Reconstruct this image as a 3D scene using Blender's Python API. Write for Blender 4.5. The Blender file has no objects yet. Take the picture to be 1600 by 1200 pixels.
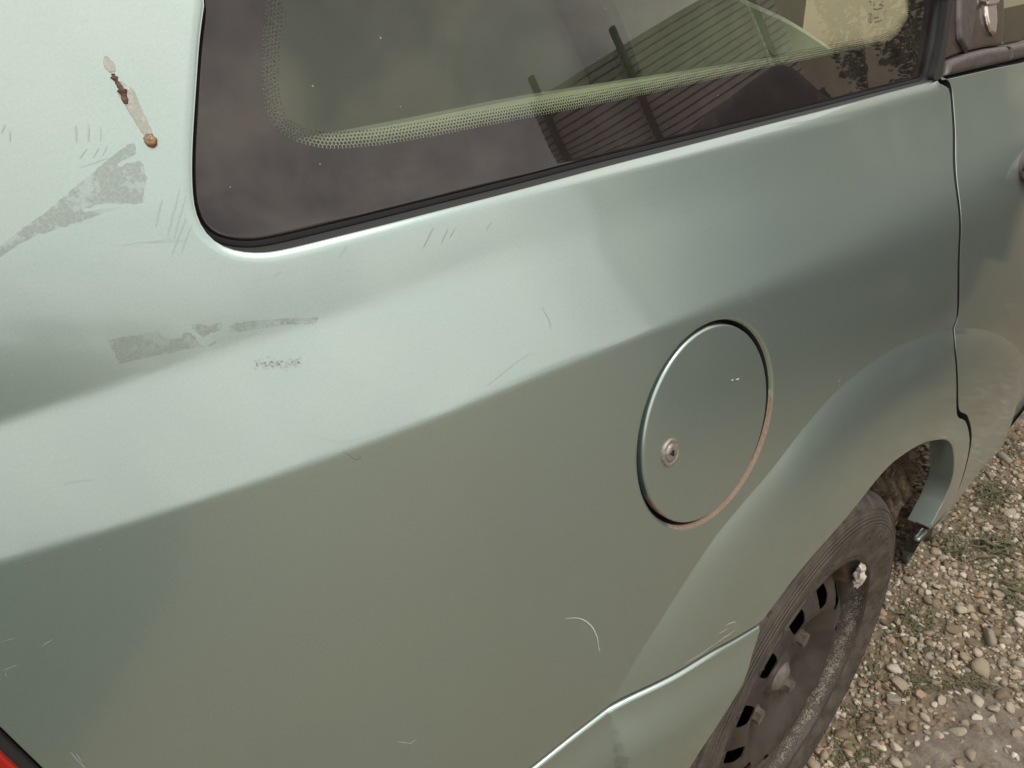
import bpy, bmesh, math, random
import numpy as np
from mathutils import Vector, Matrix
from mathutils.geometry import delaunay_2d_cdt

random.seed(7); RNG = np.random.default_rng(7)
scene = bpy.context.scene
COL = scene.collection
PI = math.pi
R = math.radians

# ------------------------------------------------------------------ camera
CAM = np.array([-0.674, -0.231, 1.152]); YAW, PITCH, ROLL, FOC = 0.859, -0.525, -0.072, 1132.4
def cam_axes():
    cy, sy, cp, sp = math.cos(YAW), math.sin(YAW), math.cos(PITCH), math.sin(PITCH)
    d = np.array([cy*cp, sy*cp, sp]); r = np.array([sy, -cy, 0.0]); u = np.cross(r, d)
    cr, sr = math.cos(ROLL), math.sin(ROLL)
    return r*cr + u*sr, -r*sr + u*cr, d
CR, CU, CD = cam_axes()
cam_data = bpy.data.cameras.new('camera'); cam = bpy.data.objects.new('camera', cam_data); COL.objects.link(cam)
m = Matrix.Identity(4)
for i in range(3):
    m[i][0], m[i][1], m[i][2], m[i][3] = CR[i], CU[i], -CD[i], CAM[i]
cam.matrix_world = m
cam_data.sensor_width = 36; cam_data.lens = FOC/1600*36
cam_data.clip_start = 0.02; cam_data.clip_end = 400
scene.camera = cam

# ------------------------------------------------------------------ sky, sun, exposure
SUN_AZ, SUN_EL = R(-80), R(60)     # azimuth from +X towards +Y, elevation
world = bpy.data.worlds.new('World'); scene.world = world; world.use_nodes = True
nt = world.node_tree; nt.nodes.clear()
def N(t, kind, **kw):
    n = t.nodes.new(kind)
    for k, v in kw.items():
        if k in n.inputs: n.inputs[k].default_value = v
        else: setattr(n, k, v)
    return n
wo = N(nt, 'ShaderNodeOutputWorld'); bg = N(nt, 'ShaderNodeBackground'); bg.inputs['Strength'].default_value = 0.1
sky = N(nt, 'ShaderNodeTexSky'); sky.sky_type = 'NISHITA'; sky.sun_disc = False
sky.sun_elevation = SUN_EL; sky.sun_rotation = PI/2 - SUN_AZ; sky.air_density = 1.0; sky.dust_density = 2.0
tc = N(nt, 'ShaderNodeTexCoord')
mp = N(nt, 'ShaderNodeMapping'); mp.inputs['Scale'].default_value = (1, 1, 2.0); mp.inputs['Location'].default_value = (3.1, 1.2, .4)
n1 = N(nt, 'ShaderNodeTexNoise', Scale=3.2, Detail=6.0, Roughness=0.55, Distortion=0.3)
cr = N(nt, 'ShaderNodeValToRGB')
cr.color_ramp.elements[0].position = 0.36; cr.color_ramp.elements[0].color = (12.0, 11.6, 11.6, 1)
cr.color_ramp.elements[1].position = 0.66; cr.color_ramp.elements[1].color = (24.5, 22.4, 20.0, 1)
mx = N(nt, 'ShaderNodeMix'); mx.data_type = 'RGBA'; mx.inputs[0].default_value = 0.9
L = nt.links.new
L(tc.outputs['Generated'], mp.inputs['Vector']); L(mp.outputs[0], n1.inputs['Vector']); L(n1.outputs['Fac'], cr.inputs['Fac'])
L(sky.outputs[0], mx.inputs[6]); L(cr.outputs[0], mx.inputs[7]); L(mx.outputs[2], bg.inputs['Color']); L(bg.outputs[0], wo.inputs['Surface'])
sl = bpy.data.lights.new('sun', 'SUN'); sl.energy = 1.2; sl.angle = R(14); sl.color = (1.0, 0.95, 0.86)
so = bpy.data.objects.new('sun', sl); COL.objects.link(so)
sd = Vector((math.cos(SUN_AZ)*math.cos(SUN_EL), math.sin(SUN_AZ)*math.cos(SUN_EL), math.sin(SUN_EL)))
so.rotation_euler = sd.to_track_quat('Z', 'Y').to_euler(); so.location = (0, -3, 6)
vs = scene.view_settings
scene.display_settings.display_device = 'sRGB'
vs.view_transform = 'Standard'; vs.look = 'None'; vs.exposure = 0.0; vs.gamma = 1.0; vs.use_curve_mapping = False
scene.cycles.max_bounces = 8; scene.cycles.transparent_max_bounces = 12

# ------------------------------------------------------------------ the car's side as a surface y = F(x, z)
# x runs towards the car's nose, z up, the side faces -y; the rear wheel stands at x = 0
GX = np.arange(-1.10, 1.45, 0.004); GZ = np.arange(0.04, 1.50, 0.002)
def sstep(a, b, x):
    t = np.clip((x-a)/(b-a), 0, 1); return t*t*(3-2*t)
def smooth1(v, n):
    k = np.hanning(2*n+1); k /= k.sum()
    return np.convolve(np.pad(v, n, mode='edge'), k, 'valid')
def bil(G, x, z):
    x = np.asarray(x, float); z = np.asarray(z, float)
    fx = np.clip((x-GX[0])/(GX[1]-GX[0]), 0, len(GX)-1.001); fz = np.clip((z-GZ[0])/(GZ[1]-GZ[0]), 0, len(GZ)-1.001)
    i = fx.astype(int); j = fz.astype(int); a = fx-i; b = fz-j
    return G[i, j]*(1-a)*(1-b)+G[i+1, j]*a*(1-b)+G[i, j+1]*(1-a)*b+G[i+1, j+1]*a*b
def make_grid(l1, l2):
    X = GX[:, None]; Z = GZ[None, :]
    low = np.interp(GZ, [.04, .15, .3, .5, .62, .7, .8, .88, 1.5], [-.16, -.13, -.08, -.02, .01, .045, .10, .15, .15])[None, :]
    low = np.stack([smooth1(low[0], 18)])
    w = np.interp(GX, [-.7, -.3, .0, .4], [.004, .008, .045, .09])[:, None]
    w2 = np.interp(GX, [-.7, -.45, -.2, .4], [.007, .014, .05, .10])[:, None]
    band = np.interp(GX, [-.40, .10], [T_BAND, .52])[:, None]; rw = np.interp(GX, [-.68, -.58, -.45], [.10, .075, .04])[:, None]; rise = sstep(.012, .012+rw, Z-l2[:, None])
    up = np.interp(GX, [-.72, -.64, -.56, -.40, .10], [.12, .18, .265, T_UP, .43])[:, None]*(1-rise)+.355*rise
    T = low + (band-low)*sstep(l1[:, None]-w/2, l1[:, None]+w/2, Z) + (up-band)*sstep(l2[:, None]-w2/2, l2[:, None]+w2/2, Z)
    T = T + 0.22*sstep(1.10, 1.5, Z)
    G = np.cumsum(T, axis=1)*(GZ[1]-GZ[0])
    j = int(round((.62-GZ[0])/(GZ[1]-GZ[0])))
    G = G - G[:, j:j+1]
    cx = np.where(GX < 0, .14*GX**2, .01*GX**2) + 0.85*np.clip(-.45-GX, 0, None)**2
    return G + smooth1(cx, 12)[:, None]
T_BAND, T_UP = 0.43, 0.295
def ray(u, v):
    d = CR*(u-800)/FOC + CU*(600-v)/FOC + CD; return d
def hit(G, u, v, off=0.0):
    d = ray(u, v); a, b = 0.02, 3.0
    ts = np.linspace(0.05, 3.0, 1500); P = CAM[None]+ts[:, None]*d[None]
    f = P[:, 1]-bil(G, P[:, 0], P[:, 2])-off
    k = int(np.argmax(f > 0)); a, b = ts[max(k-1, 0)], ts[k]
    for _ in range(30):
        c = .5*(a+b); q = CAM+c*d
        if q[1]-float(bil(G, q[0], q[2]))-off > 0: b = c
        else: a = c
    return CAM+b*d
P1 = [(0, 885), (250, 800), (520, 690), (750, 615), (960, 545), (1200, 455), (1480, 330), (1590, 275)]
P2 = [(0, 655), (250, 590), (500, 500), (700, 430), (850, 378), (1000, 335), (1200, 280), (1460, 225)]
l1 = np.full(len(GX), .93); l2 = np.full(len(GX), 1.0)
for _ in range(5):
    G = make_grid(l1, l2)
    q1 = np.array([hit(G, *q) for q in P1]); q2 = np.array([hit(G, *q) for q in P2])
    def ext(q):
        o = np.argsort(q[:, 0]); x, z = q[o, 0], q[o, 2]
        c = np.polyfit(x, z, 3); xx = np.clip(GX, x[0]-.02, x[-1]+.02)
        return np.polyval(c, xx)
    l1 = ext(q1); l2 = ext(q2)
G = make_grid(l1, l2)
def at(u, v, off=0.0):
    h = hit(G, u, v, off); return (float(h[0]), float(h[2]))
def path(pts, off=0.0): return np.array([at(u, v, off) for u, v in pts])

def resample(P, step, closed=False):
    P = np.asarray(P, float)
    if closed: P = np.vstack([P, P[:1]])
    s = np.r_[0, np.cumsum(np.hypot(*np.diff(P, axis=0).T))]; n = max(2, int(round(s[-1]/step)))
    t = np.linspace(0, s[-1], n+1)
    Q = np.stack([np.interp(t, s, P[:, 0]), np.interp(t, s, P[:, 1])], 1)
    return Q[:-1] if closed else Q
def spline(P, step=0.004):
    """Catmull-Rom through the points (centripetal enough for these), resampled evenly"""
    P = np.asarray(P, float); E = np.vstack([2*P[0]-P[1], P, 2*P[-1]-P[-2]]); out = []
    for i in range(1, len(E)-2):
        p0, p1, p2, p3 = E[i-1], E[i], E[i+1], E[i+2]
        t = np.linspace(0, 1, 12, endpoint=False)[:, None]
        out.append(.5*((2*p1)+(-p0+p2)*t+(2*p0-5*p1+4*p2-p3)*t**2+(-p0+3*p1-3*p2+p3)*t**3))
    out.append(E[-2:-1]); return resample(np.vstack(out), step)
def dist_poly(x, z, P, closed=True):
    """distance to a polyline, index of the nearest segment's place along it"""
    A = np.asarray(P); B = np.roll(A, -1, 0) if closed else A[1:]
    if not closed: A = A[:-1]
    AB = B-A; L2 = (AB**2).sum(1)+1e-15
    seg = np.sqrt(L2); cum = np.r_[0, np.cumsum(seg)[:-1]]
    D = np.empty(len(x)); S = np.empty(len(x))
    for c in range(0, len(x), 4000):
        px = x[c:c+4000, None]-A[None, :, 0]; pz = z[c:c+4000, None]-A[None, :, 1]
        t = np.clip((px*AB[:, 0]+pz*AB[:, 1])/L2, 0, 1)
        d = (px-t*AB[:, 0])**2+(pz-t*AB[:, 1])**2
        k = d.argmin(1); r = np.arange(len(k)); D[c:c+4000] = np.sqrt(d[r, k]); S[c:c+4000] = cum[k]+t[r, k]*seg[k]
    return D, S
def inside(x, z, P):
    P = np.asarray(P); Q = np.roll(P, -1, 0); c = np.zeros(len(x), bool)
    for (ax, az), (bx, bz) in zip(P, Q):
        if az == bz: continue
        m = ((az > z) != (bz > z)) & (x < (bx-ax)*(z-az)/(bz-az)+ax); c ^= m
    return c
# ------------------------------------------------------------------ materials
class MT:
    """small helper round a node tree"""
    def __init__(s, name):
        s.m = bpy.data.materials.new(name); s.m.use_nodes = True; s.t = s.m.node_tree; s.t.nodes.clear()
        s.out = s.t.nodes.new('ShaderNodeOutputMaterial')
    def n(s, kind, **kw): return N(s.t, kind, **kw)
    def put(s, sock, v):
        if isinstance(v, bpy.types.NodeSocket): s.t.links.new(v, sock)
        elif v is not None: sock.default_value = v
    def math(s, op, a, b=None, c=None, clamp=False):
        n = s.n('ShaderNodeMath'); n.operation = op; n.use_clamp = clamp
        for i, v in enumerate((a, b, c)):
            if v is not None: s.put(n.inputs[i], v)
        return n.outputs[0]
    def obj(s): return s.n('ShaderNodeTexCoord').outputs['Object']
    def noise(s, scale, detail=4, rough=.5, vec=None, dist=0, stretch=None):
        n = s.n('ShaderNodeTexNoise', Scale=scale, Detail=detail, Roughness=rough, Distortion=dist)
        v = vec or s.obj()
        if stretch:
            mp = s.n('ShaderNodeMapping'); mp.inputs['Scale'].default_value = stretch[:3]
            if len(stretch) > 3: mp.inputs['Rotation'].default_value = stretch[3:6]
            s.t.links.new(v, mp.inputs['Vector']); v = mp.outputs[0]
        s.t.links.new(v, n.inputs['Vector']); return n.outputs['Fac']
    def voro(s, scale, vec=None, feat='F1', out='Distance', rnd=1.0):
        n = s.n('ShaderNodeTexVoronoi', Scale=scale); n.feature = feat; n.inputs['Randomness'].default_value = rnd
        s.t.links.new(vec or s.obj(), n.inputs['Vector']); return n.outputs[out]
    def rng(s, v, a, b, c=0.0, d=1.0):
        n = s.n('ShaderNodeMapRange'); n.interpolation_type = 'SMOOTHSTEP'
        s.put(n.inputs[0], v)
        for i, q in enumerate((a, b, c, d)): s.put(n.inputs[i+1], q)
        return n.outputs[0]
    def mix(s, f, a, b):
        n = s.n('ShaderNodeMix'); n.data_type = 'RGBA'
        s.put(n.inputs[0], f); s.put(n.inputs[6], a if not isinstance(a, tuple) else a+(1,)*(4-len(a))); s.put(n.inputs[7], b if not isinstance(b, tuple) else b+(1,)*(4-len(b)))
        return n.outputs[2]
    def attr(s, name, out='Fac'):
        n = s.n('ShaderNodeAttribute'); n.attribute_name = name; return n.outputs[out]
    def bump(s, h, strength=.3, dist=.001, nrm=None):
        n = s.n('ShaderNodeBump'); n.inputs['Strength'].default_value = strength; n.inputs['Distance'].default_value = dist
        s.put(n.inputs['Height'], h)
        if nrm is not None: s.put(n.inputs['Normal'], nrm)
        return n.outputs[0]
    def pbr(s, color, rough=.5, metal=0.0, coat=0.0, coatr=.05, nrm=None, coatn=None, spec=None, alpha=None, trans=None):
        p = s.n('ShaderNodeBsdfPrincipled')
        s.put(p.inputs['Base Color'], color if not isinstance(color, tuple) else color+(1,)*(4-len(color)))
        s.put(p.inputs['Roughness'], rough); s.put(p.inputs['Metallic'], metal)
        s.put(p.inputs['Coat Weight'], coat); s.put(p.inputs['Coat Roughness'], coatr)
        if nrm is not None: s.put(p.inputs['Normal'], nrm)
        if coatn is not None: s.put(p.inputs['Coat Normal'], coatn)
        if spec is not None: s.put(p.inputs['Specular IOR Level'], spec)
        if alpha is not None: s.put(p.inputs['Alpha'], alpha)
        if trans is not None: s.put(p.inputs['Transmission Weight'], trans)
        return p.outputs[0]
    def end(s, sh): s.t.links.new(sh, s.out.inputs['Surface']); return s.m

def speck(t, scale, size, keep, vec=None):
    """sparse dots: voronoi cells of which only a share carries a dot"""
    v = t.n('ShaderNodeTexVoronoi', Scale=scale); t.t.links.new(vec or t.obj(), v.inputs['Vector'])
    sp = t.n('ShaderNodeSeparateColor'); t.t.links.new(v.outputs['Color'], sp.inputs[0])
    on = t.math('LESS_THAN', sp.outputs[0], keep)
    r = t.math('MULTIPLY', sp.outputs[1], size)
    return t.math('MULTIPLY', on, t.math('LESS_THAN', v.outputs['Distance'], r))

def paint():
    t = MT('aged_mint_green_metallic_paint')
    big = t.noise(6, 3); fine = t.noise(900, 2, .6); brush = t.noise(260, 3, .6, stretch=(.12, .5, 1.6, 0, R(12), 0))
    base = t.mix(t.rng(big, .35, .65), PAINT_A, PAINT_B)
    base = t.mix(t.rng(fine, .3, .7, 0, .10), base, (.55, .60, .54))
    base = t.mix(t.rng(brush, .55, .8, 0, .07), base, (.20, .22, .20))
    dark = speck(t, 62, .026, .5); base = t.mix(t.math('MULTIPLY', dark, .75), base, (.07, .06, .05))
    light = speck(t, 75, .024, .5); base = t.mix(t.math('MULTIPLY', light, .8), base, (.72, .72, .66))
    dn = t.rng(t.math('ADD', t.attr('dirt'), t.math('MULTIPLY', t.math('SUBTRACT', t.noise(90, 8, .75), .5), .9)), .3, .95, 0, .8)
    base = t.mix(dn, base, (.19, .155, .105))
    rn = t.rng(t.math('ADD', t.attr('rust'), t.math('MULTIPLY', t.math('SUBTRACT', t.noise(240, 6, .7), .5), .8)), .4, .7)
    rc = t.mix(t.noise(400, 4), (.12, .072, .042), (.30, .235, .18)); base = t.mix(rn, base, rc)
    flat = t.math('MAXIMUM', dn, rn)
    metal = t.math('MULTIPLY', t.math('SUBTRACT', 1.0, flat), METAL)
    rough = t.math('ADD', t.rng(t.noise(9, 3), .3, .7, ROUGH-.008, ROUGH+.008), t.math('MULTIPLY', flat, .4))
    coat = t.math('MULTIPLY', t.math('SUBTRACT', 1.0, flat), t.rng(t.noise(5, 2), .3, .7, .93, 1.0))
    peel = t.bump(t.noise(110, 2), .06, .0003)
    cn = t.bump(brush, .10, .0003, peel)
    return t.end(t.pbr(base, rough, metal, coat, COATR, nrm=peel, coatn=cn))
PAINT_A, PAINT_B, METAL, ROUGH, COATR = (.296, .382, .360), (.306, .384, .353), .78, .35, .07

def simple(name, col, rough=.5, metal=0, col2=None, sc=20, bump=0, bsc=60, bd=.001, coat=0, detail=6):
    t = MT(name); c = col
    if col2: c = t.mix(t.rng(t.noise(sc, detail, .6), .32, .68), col, col2)
    return t.end(t.pbr(c, rough, metal, coat, nrm=t.bump(t.noise(bsc, detail, .6), bump, bd) if bump else None))

def glass_mat(name, tint, frit=False, rough=0.012):
    t = MT(name)
    gl = t.n('ShaderNodeBsdfGlossy'); gl.inputs['Roughness'].default_value = rough; gl.inputs['Color'].default_value = (1, .97, .95, 1)
    tr = t.n('ShaderNodeBsdfTransparent'); tr.inputs['Color'].default_value = tint+(1,)
    body = tr.outputs[0]
    dust = t.n('ShaderNodeBsdfDiffuse'); dust.inputs['Color'].default_value = (.42, .42, .36, 1)
    dm = t.n('ShaderNodeMixShader')
    df = t.math('ADD', t.rng(t.noise(25, 6, .7), .4, .85, .005, .045), t.math('MULTIPLY', speck(t, 110, .055, .42), .6), clamp=True)
    if frit:
        bk = t.n('ShaderNodeBsdfDiffuse'); bk.inputs['Color'].default_value = (.012, .009, .009, 1)
        p = 0.0021
        v = t.math('DIVIDE', t.attr('fd'), p*.80); row = t.math('FLOOR', v)
        u = t.math('ADD', t.math('DIVIDE', t.attr('fs'), p), t.math('MULTIPLY', t.math('FLOORED_MODULO', row, 2.0), .5))
        fu = t.math('SUBTRACT', t.math('FRACT', u), .5); fv = t.math('MULTIPLY', t.math('SUBTRACT', t.math('FRACT', v), .5), .80)
        dd = t.math('SQRT', t.math('ADD', t.math('MULTIPLY', fu, fu), t.math('MULTIPLY', fv, fv)))
        rad = t.math('ADD', .44, t.math('MULTIPLY', t.attr('fd'), 30.0))     # fd is negative on the clear side
        dots = t.math('MULTIPLY', t.math('LESS_THAN', dd, rad), t.math('GREATER_THAN', t.attr('fd'), -.0086))
        f = t.math('MAXIMUM', dots, t.math('GREATER_THAN', t.attr('fd'), 0.0))
        ms = t.n('ShaderNodeMixShader'); t.put(ms.inputs[0], f); t.put(ms.inputs[1], body); t.put(ms.inputs[2], bk.outputs[0]); body = ms.outputs[0]
    t.put(dm.inputs[0], df); t.put(dm.inputs[1], body); t.put(dm.inputs[2], dust.outputs[0])
    fr = t.n('ShaderNodeFresnel'); fr.inputs['IOR'].default_value = 1.55
    ms = t.n('ShaderNodeMixShader'); t.put(ms.inputs[0], fr.outputs[0]); t.put(ms.inputs[1], dm.outputs[0]); t.put(ms.inputs[2], gl.outputs[0])
    return t.end(ms.outputs[0])

M = {}
M['paint'] = paint()
M['rubber'] = simple('black_window_rubber', (.008, .008, .008), .9)
M['black_plastic'] = simple('glossy_dark_plastic', (.035, .024, .022), .16, col2=(.05, .036, .032), sc=60, bump=.06, bsc=300)
M['grey_plastic'] = simple('worn_dark_plastic', (.035, .028, .026), .42, col2=(.062, .05, .045), sc=120, bump=.15, bsc=400)
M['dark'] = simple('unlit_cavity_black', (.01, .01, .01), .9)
M['seam'] = simple('seam_shadow_black', (.024, .027, .027), .85)  # shade of gaps and reveals painted onto flanges that are really body colour
M['cover'] = simple('grey_backdrop', (.56, .57, .50), .95, col2=(.64, .65, .58), sc=3)
M['far_light'] = simple('pale_green_far_window_light', (.30, .33, .25), .9, col2=(.38, .41, .31), sc=14)  # far window's light put into this colour
M['trim'] = simple('pale_interior_trim', (.66, .66, .58), .7, col2=(.72, .72, .64), sc=30)
M['inner'] = simple('grey_interior_cloth', (.25, .25, .22), .95, col2=(.30, .30, .26), sc=5)
M['chrome'] = simple('worn_chrome', (.66, .60, .56), .36, 1.0, bump=.1, bsc=300)
M['glass'] = glass_mat('green_tinted_window_glass', (.76, .85, .70), frit=True)
M['glass_dark'] = glass_mat('dark_tinted_far_glass', (.30, .34, .27))
M['glass_plain'] = glass_mat('green_tinted_door_glass', (.55, .65, .52))
t = MT('red_lamp_lens'); M['lens'] = t.end(t.pbr((.30, .012, .008), .12, 0, .6, .03, nrm=t.bump(t.voro(160), .2, .001)))

# ------------------------------------------------------------------ things, parts, meshes
def tag(o, label=None, cat=None, group=None, kind=None):
    for k, v in (('label', label), ('category', cat), ('group', group), ('kind', kind)):
        if v: o[k] = v
    return o
def empty(name, loc, rz=0):
    o = bpy.data.objects.new(name, None); COL.objects.link(o); o.location = loc; o.rotation_euler = (0, 0, rz); o.empty_display_size = .1
    return o
def mesh(name, V, F, mat, parent=None, smooth=True, normals=None, attrs=None):
    me = bpy.data.meshes.new(name); me.from_pydata([tuple(map(float, v)) for v in V], [], [tuple(map(int, f)) for f in F]); me.update()
    if smooth: me.shade_smooth()
    for k, a in (attrs or {}).items():
        at_ = me.attributes.new(k, 'FLOAT', 'POINT'); at_.data.foreach_set('value', np.asarray(a, np.float32))
    if normals is not None: me.normals_split_custom_set_from_vertices([tuple(map(float, q)) for q in normals])
    if mat: me.materials.append(mat)
    o = bpy.data.objects.new(name, me); COL.objects.link(o)
    if parent: o.parent = parent
    return o
def poly_normals(P, closed=True):
    """unit normals to the left of travel (inwards for a counter-clockwise outline)"""
    P = np.asarray(P)
    if closed: d = np.roll(P, -1, 0)-np.roll(P, 1, 0)
    else: d = np.gradient(P, axis=0)
    d /= np.linalg.norm(d, axis=1)[:, None]+1e-12
    return np.stack([-d[:, 1], d[:, 0]], 1)
def area(P):
    P = np.asarray(P); Q = np.roll(P, -1, 0); return .5*float((P[:, 0]*Q[:, 1]-Q[:, 0]*P[:, 1]).sum())
def ccw(P): P = np.asarray(P); return P if area(P) > 0 else P[::-1]
def offset(P, d, closed=True): return np.asarray(P)+poly_normals(P, closed)*d

FLARE = None
def flare(x, z):
    s, _ = dist_poly(x, z, FLARE_EDGE, closed=False)
    s = np.where(inside(x, z, FLARE), s, 0)
    s = np.sqrt(s*s+.0009**2)-.0009
    fade = sstep(-.42, -.30, x)*.5+.5
    return -.020*(1-np.exp(-s/.048))*fade
def base(x, z): return bil(G, x, z)+flare(x, z)

GTX = np.gradient(G, GX, axis=0); GTZ = np.gradient(G, GZ, axis=1)
def panel(name, outline, mat, parent, holes=(), off=0.0, r=.004, grid=.007, depth=.014, func=None, attrf=None, box=None, extra=None, hole_r=None, fl=True, clear=None, seam=None, painted=None, rv=None):
    """a skin over the region between outline and holes: rolled edges, turned-in flange, normals of the true surface"""
    outline = ccw(outline); loops = [outline]+[ccw(h)[::-1] for h in holes]
    rs = [r]+[(hole_r[i] if hole_r else r) for i in range(len(holes))]
    def F(x, z, only=False):
        y = (flare(x, z) if only else base(x, z))+off
        for lp, rr in zip(loops, rs):
            d, _ = dist_poly(x, z, lp); rr = rr if rv is None or lp is not loops[1] else rv(x); q = np.clip(rr-d, 0, rr); y = y+(.30*q*q/rr if rv is not None and lp is loops[1] else rr-np.sqrt(np.maximum(rr*rr-q*q, 0)))
        if func: y = y+func(x, z)
        return y
    pts = []; edges = []; n0 = 0
    for lp in loops:
        pts.append(lp); k = len(lp); edges += [(n0+i, n0+(i+1) % k) for i in range(k)]; n0 += k
    free = []
    for lp, rr in zip(loops, rs):
        for f in (.12, .3, .55, .85, 1.3, 2.2):
            q = offset(lp, rr*f); ok = np.ones(len(q), bool)
            for l2_ in loops:
                d, _ = dist_poly(q[:, 0], q[:, 1], l2_); ok &= d > rr*f*.93
            free.append(q[ok])
    lo = outline.min(0); hi = outline.max(0)
    gx, gz = np.meshgrid(np.arange(lo[0], hi[0], grid), np.arange(lo[1], hi[1], grid)); gx = gx+(np.arange(gx.shape[0]) % 2)[:, None]*grid/2
    g = np.stack([gx.ravel(), gz.ravel()], 1); ok = np.ones(len(g), bool)
    for lp, rr in zip(loops, rs):
        d, _ = dist_poly(g[:, 0], g[:, 1], lp); ok &= d > max(grid*.7, rr*2.6)
    if clear is not None:
        for cl_, cd_ in clear:
            d, _ = dist_poly(g[:, 0], g[:, 1], cl_, closed=False); ok &= d > cd_
    free.append(g[ok])
    if extra is not None: free.append(extra)
    fr = np.vstack(free); ok = inside(fr[:, 0], fr[:, 1], loops[0])
    for h in loops[1:]: ok &= ~inside(fr[:, 0], fr[:, 1], h)
    fr = fr[ok]; P = np.vstack(pts+[fr])
    vo, _, fo, *_ = delaunay_2d_cdt([Vector(q) for q in P], edges, [], 0, 1e-6)
    V2 = np.array([(v.x, v.y) for v in vo]); T = np.array([f for f in fo if len(f) == 3])
    c = V2[T].mean(1); ok = inside(c[:, 0], c[:, 1], loops[0])
    for h in loops[1:]: ok &= ~inside(c[:, 0], c[:, 1], h)
    T = T[ok]; x, z = V2[:, 0], V2[:, 1]
    a = V2[T[:, 1]]-V2[T[:, 0]]; b = V2[T[:, 2]]-V2[T[:, 0]]; s = a[:, 0]*b[:, 1]-a[:, 1]*b[:, 0]
    T[s < 0] = T[s < 0][:, ::-1]; T = T[np.abs(s) > 1e-10]
    y = F(x, z); e = 2.5e-4
    fx = (F(x+e, z, True)-F(x-e, z, True))/(2*e)+bil(GTX, x, z); fz = (F(x, z+e, True)-F(x, z-e, True))/(2*e)+bil(GTZ, x, z)
    nn = np.stack([fx, -np.ones_like(fx), fz], 1); nn /= np.linalg.norm(nn, axis=1)[:, None]
    V = np.stack([x, y, z], 1); Fs = [tuple(q) for q in T]; NN = [nn]; VV = [V]; n0 = len(V); src = [V2]
    if fl:
        for lp in loops:
            k = len(lp); yy = F(lp[:, 0], lp[:, 1]); nv = -poly_normals(lp)
            for dd in (0, depth):
                VV.append(np.stack([lp[:, 0], yy+dd, lp[:, 1]], 1)); NN.append(np.stack([nv[:, 0], np.zeros(k), nv[:, 1]], 1)); src.append(lp)
            for i in range(k):
                j = (i+1) % k; Fs.append((n0+j, n0+i, n0+k+i, n0+k+j))
            n0 += 2*k
    V = np.vstack(VV); NN = np.vstack(NN); S2 = np.vstack(src)
    at_ = attrf(S2[:, 0], S2[:, 1]) if attrf else None
    o = mesh(name, V, Fs, mat, parent, normals=NN, attrs=at_)
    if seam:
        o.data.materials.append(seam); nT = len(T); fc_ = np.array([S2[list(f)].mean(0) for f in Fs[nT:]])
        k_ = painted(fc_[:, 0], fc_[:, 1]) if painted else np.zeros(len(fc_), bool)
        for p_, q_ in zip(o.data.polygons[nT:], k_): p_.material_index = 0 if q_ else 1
    return o

def lathe(profile, seg, mod=None):
    """profile of (radius, y) turned about the y axis; returns vertices and quads"""
    V = []; F = []; n = len(profile)
    for i in range(seg):
        a = 2*PI*i/seg
        for k, (r_, y) in enumerate(profile):
            rr = r_+(mod(i, k, a) if mod else 0); V.append((rr*math.cos(a), y, rr*math.sin(a)))
    for i in range(seg):
        j = (i+1) % seg
        for k in range(n-1): F.append((i*n+k, j*n+k, j*n+k+1, i*n+k+1))
    return V, F
def box(bm, cx, cy, cz, sx, sy, sz, bevel=0.0, rot=None):
    m = Matrix.Translation((cx, cy, cz))@(rot or Matrix.Identity(4))@Matrix.Diagonal((sx, sy, sz, 1))
    g_ = bmesh.ops.create_cube(bm, size=1, matrix=m)
    if bevel:
        es = list({e for v in g_['verts'] for e in v.link_edges}); bmesh.ops.bevel(bm, geom=es, offset=bevel, segments=2, affect='EDGES', profile=.6)
def from_bm(name, bm, mat, parent=None, smooth=False):
    me = bpy.data.meshes.new(name); bmesh.ops.recalc_face_normals(bm, faces=bm.faces); bm.to_mesh(me); bm.free()
    if smooth: me.shade_smooth()
    if mat: me.materials.append(mat)
    o = bpy.data.objects.new(name, me); COL.objects.link(o)
    if parent: o.parent = parent
    return o
def tube(pts, r, seg=8, closed=False):
    P = np.asarray(pts, float); n = len(P); V = []; F = []
    for i in range(n):
        d = P[min(i+1, n-1)]-P[max(i-1, 0)]; d = Vector(d).normalized(); a = d.orthogonal().normalized(); b = d.cross(a)
        rr = r[i] if hasattr(r, '__len__') else r
        for k in range(seg):
            t_ = 2*PI*k/seg; V.append(tuple(Vector(P[i])+(a*math.cos(t_)+b*math.sin(t_))*rr))
    for i in range(n-1):
        for k in range(seg):
            F.append((i*seg+k, i*seg+(k+1) % seg, (i+1)*seg+(k+1) % seg, (i+1)*seg+k))
    F.append(tuple(range(seg))[::-1]); F.append(tuple((n-1)*seg+k for k in range(seg)))
    return V, F
# ------------------------------------------------------------------ the parked car
car = tag(empty('parked_car', (0, 0, 0)), 'old mint green estate car with scratched paint, round fuel flap and bare steel wheel', 'car')

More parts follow.
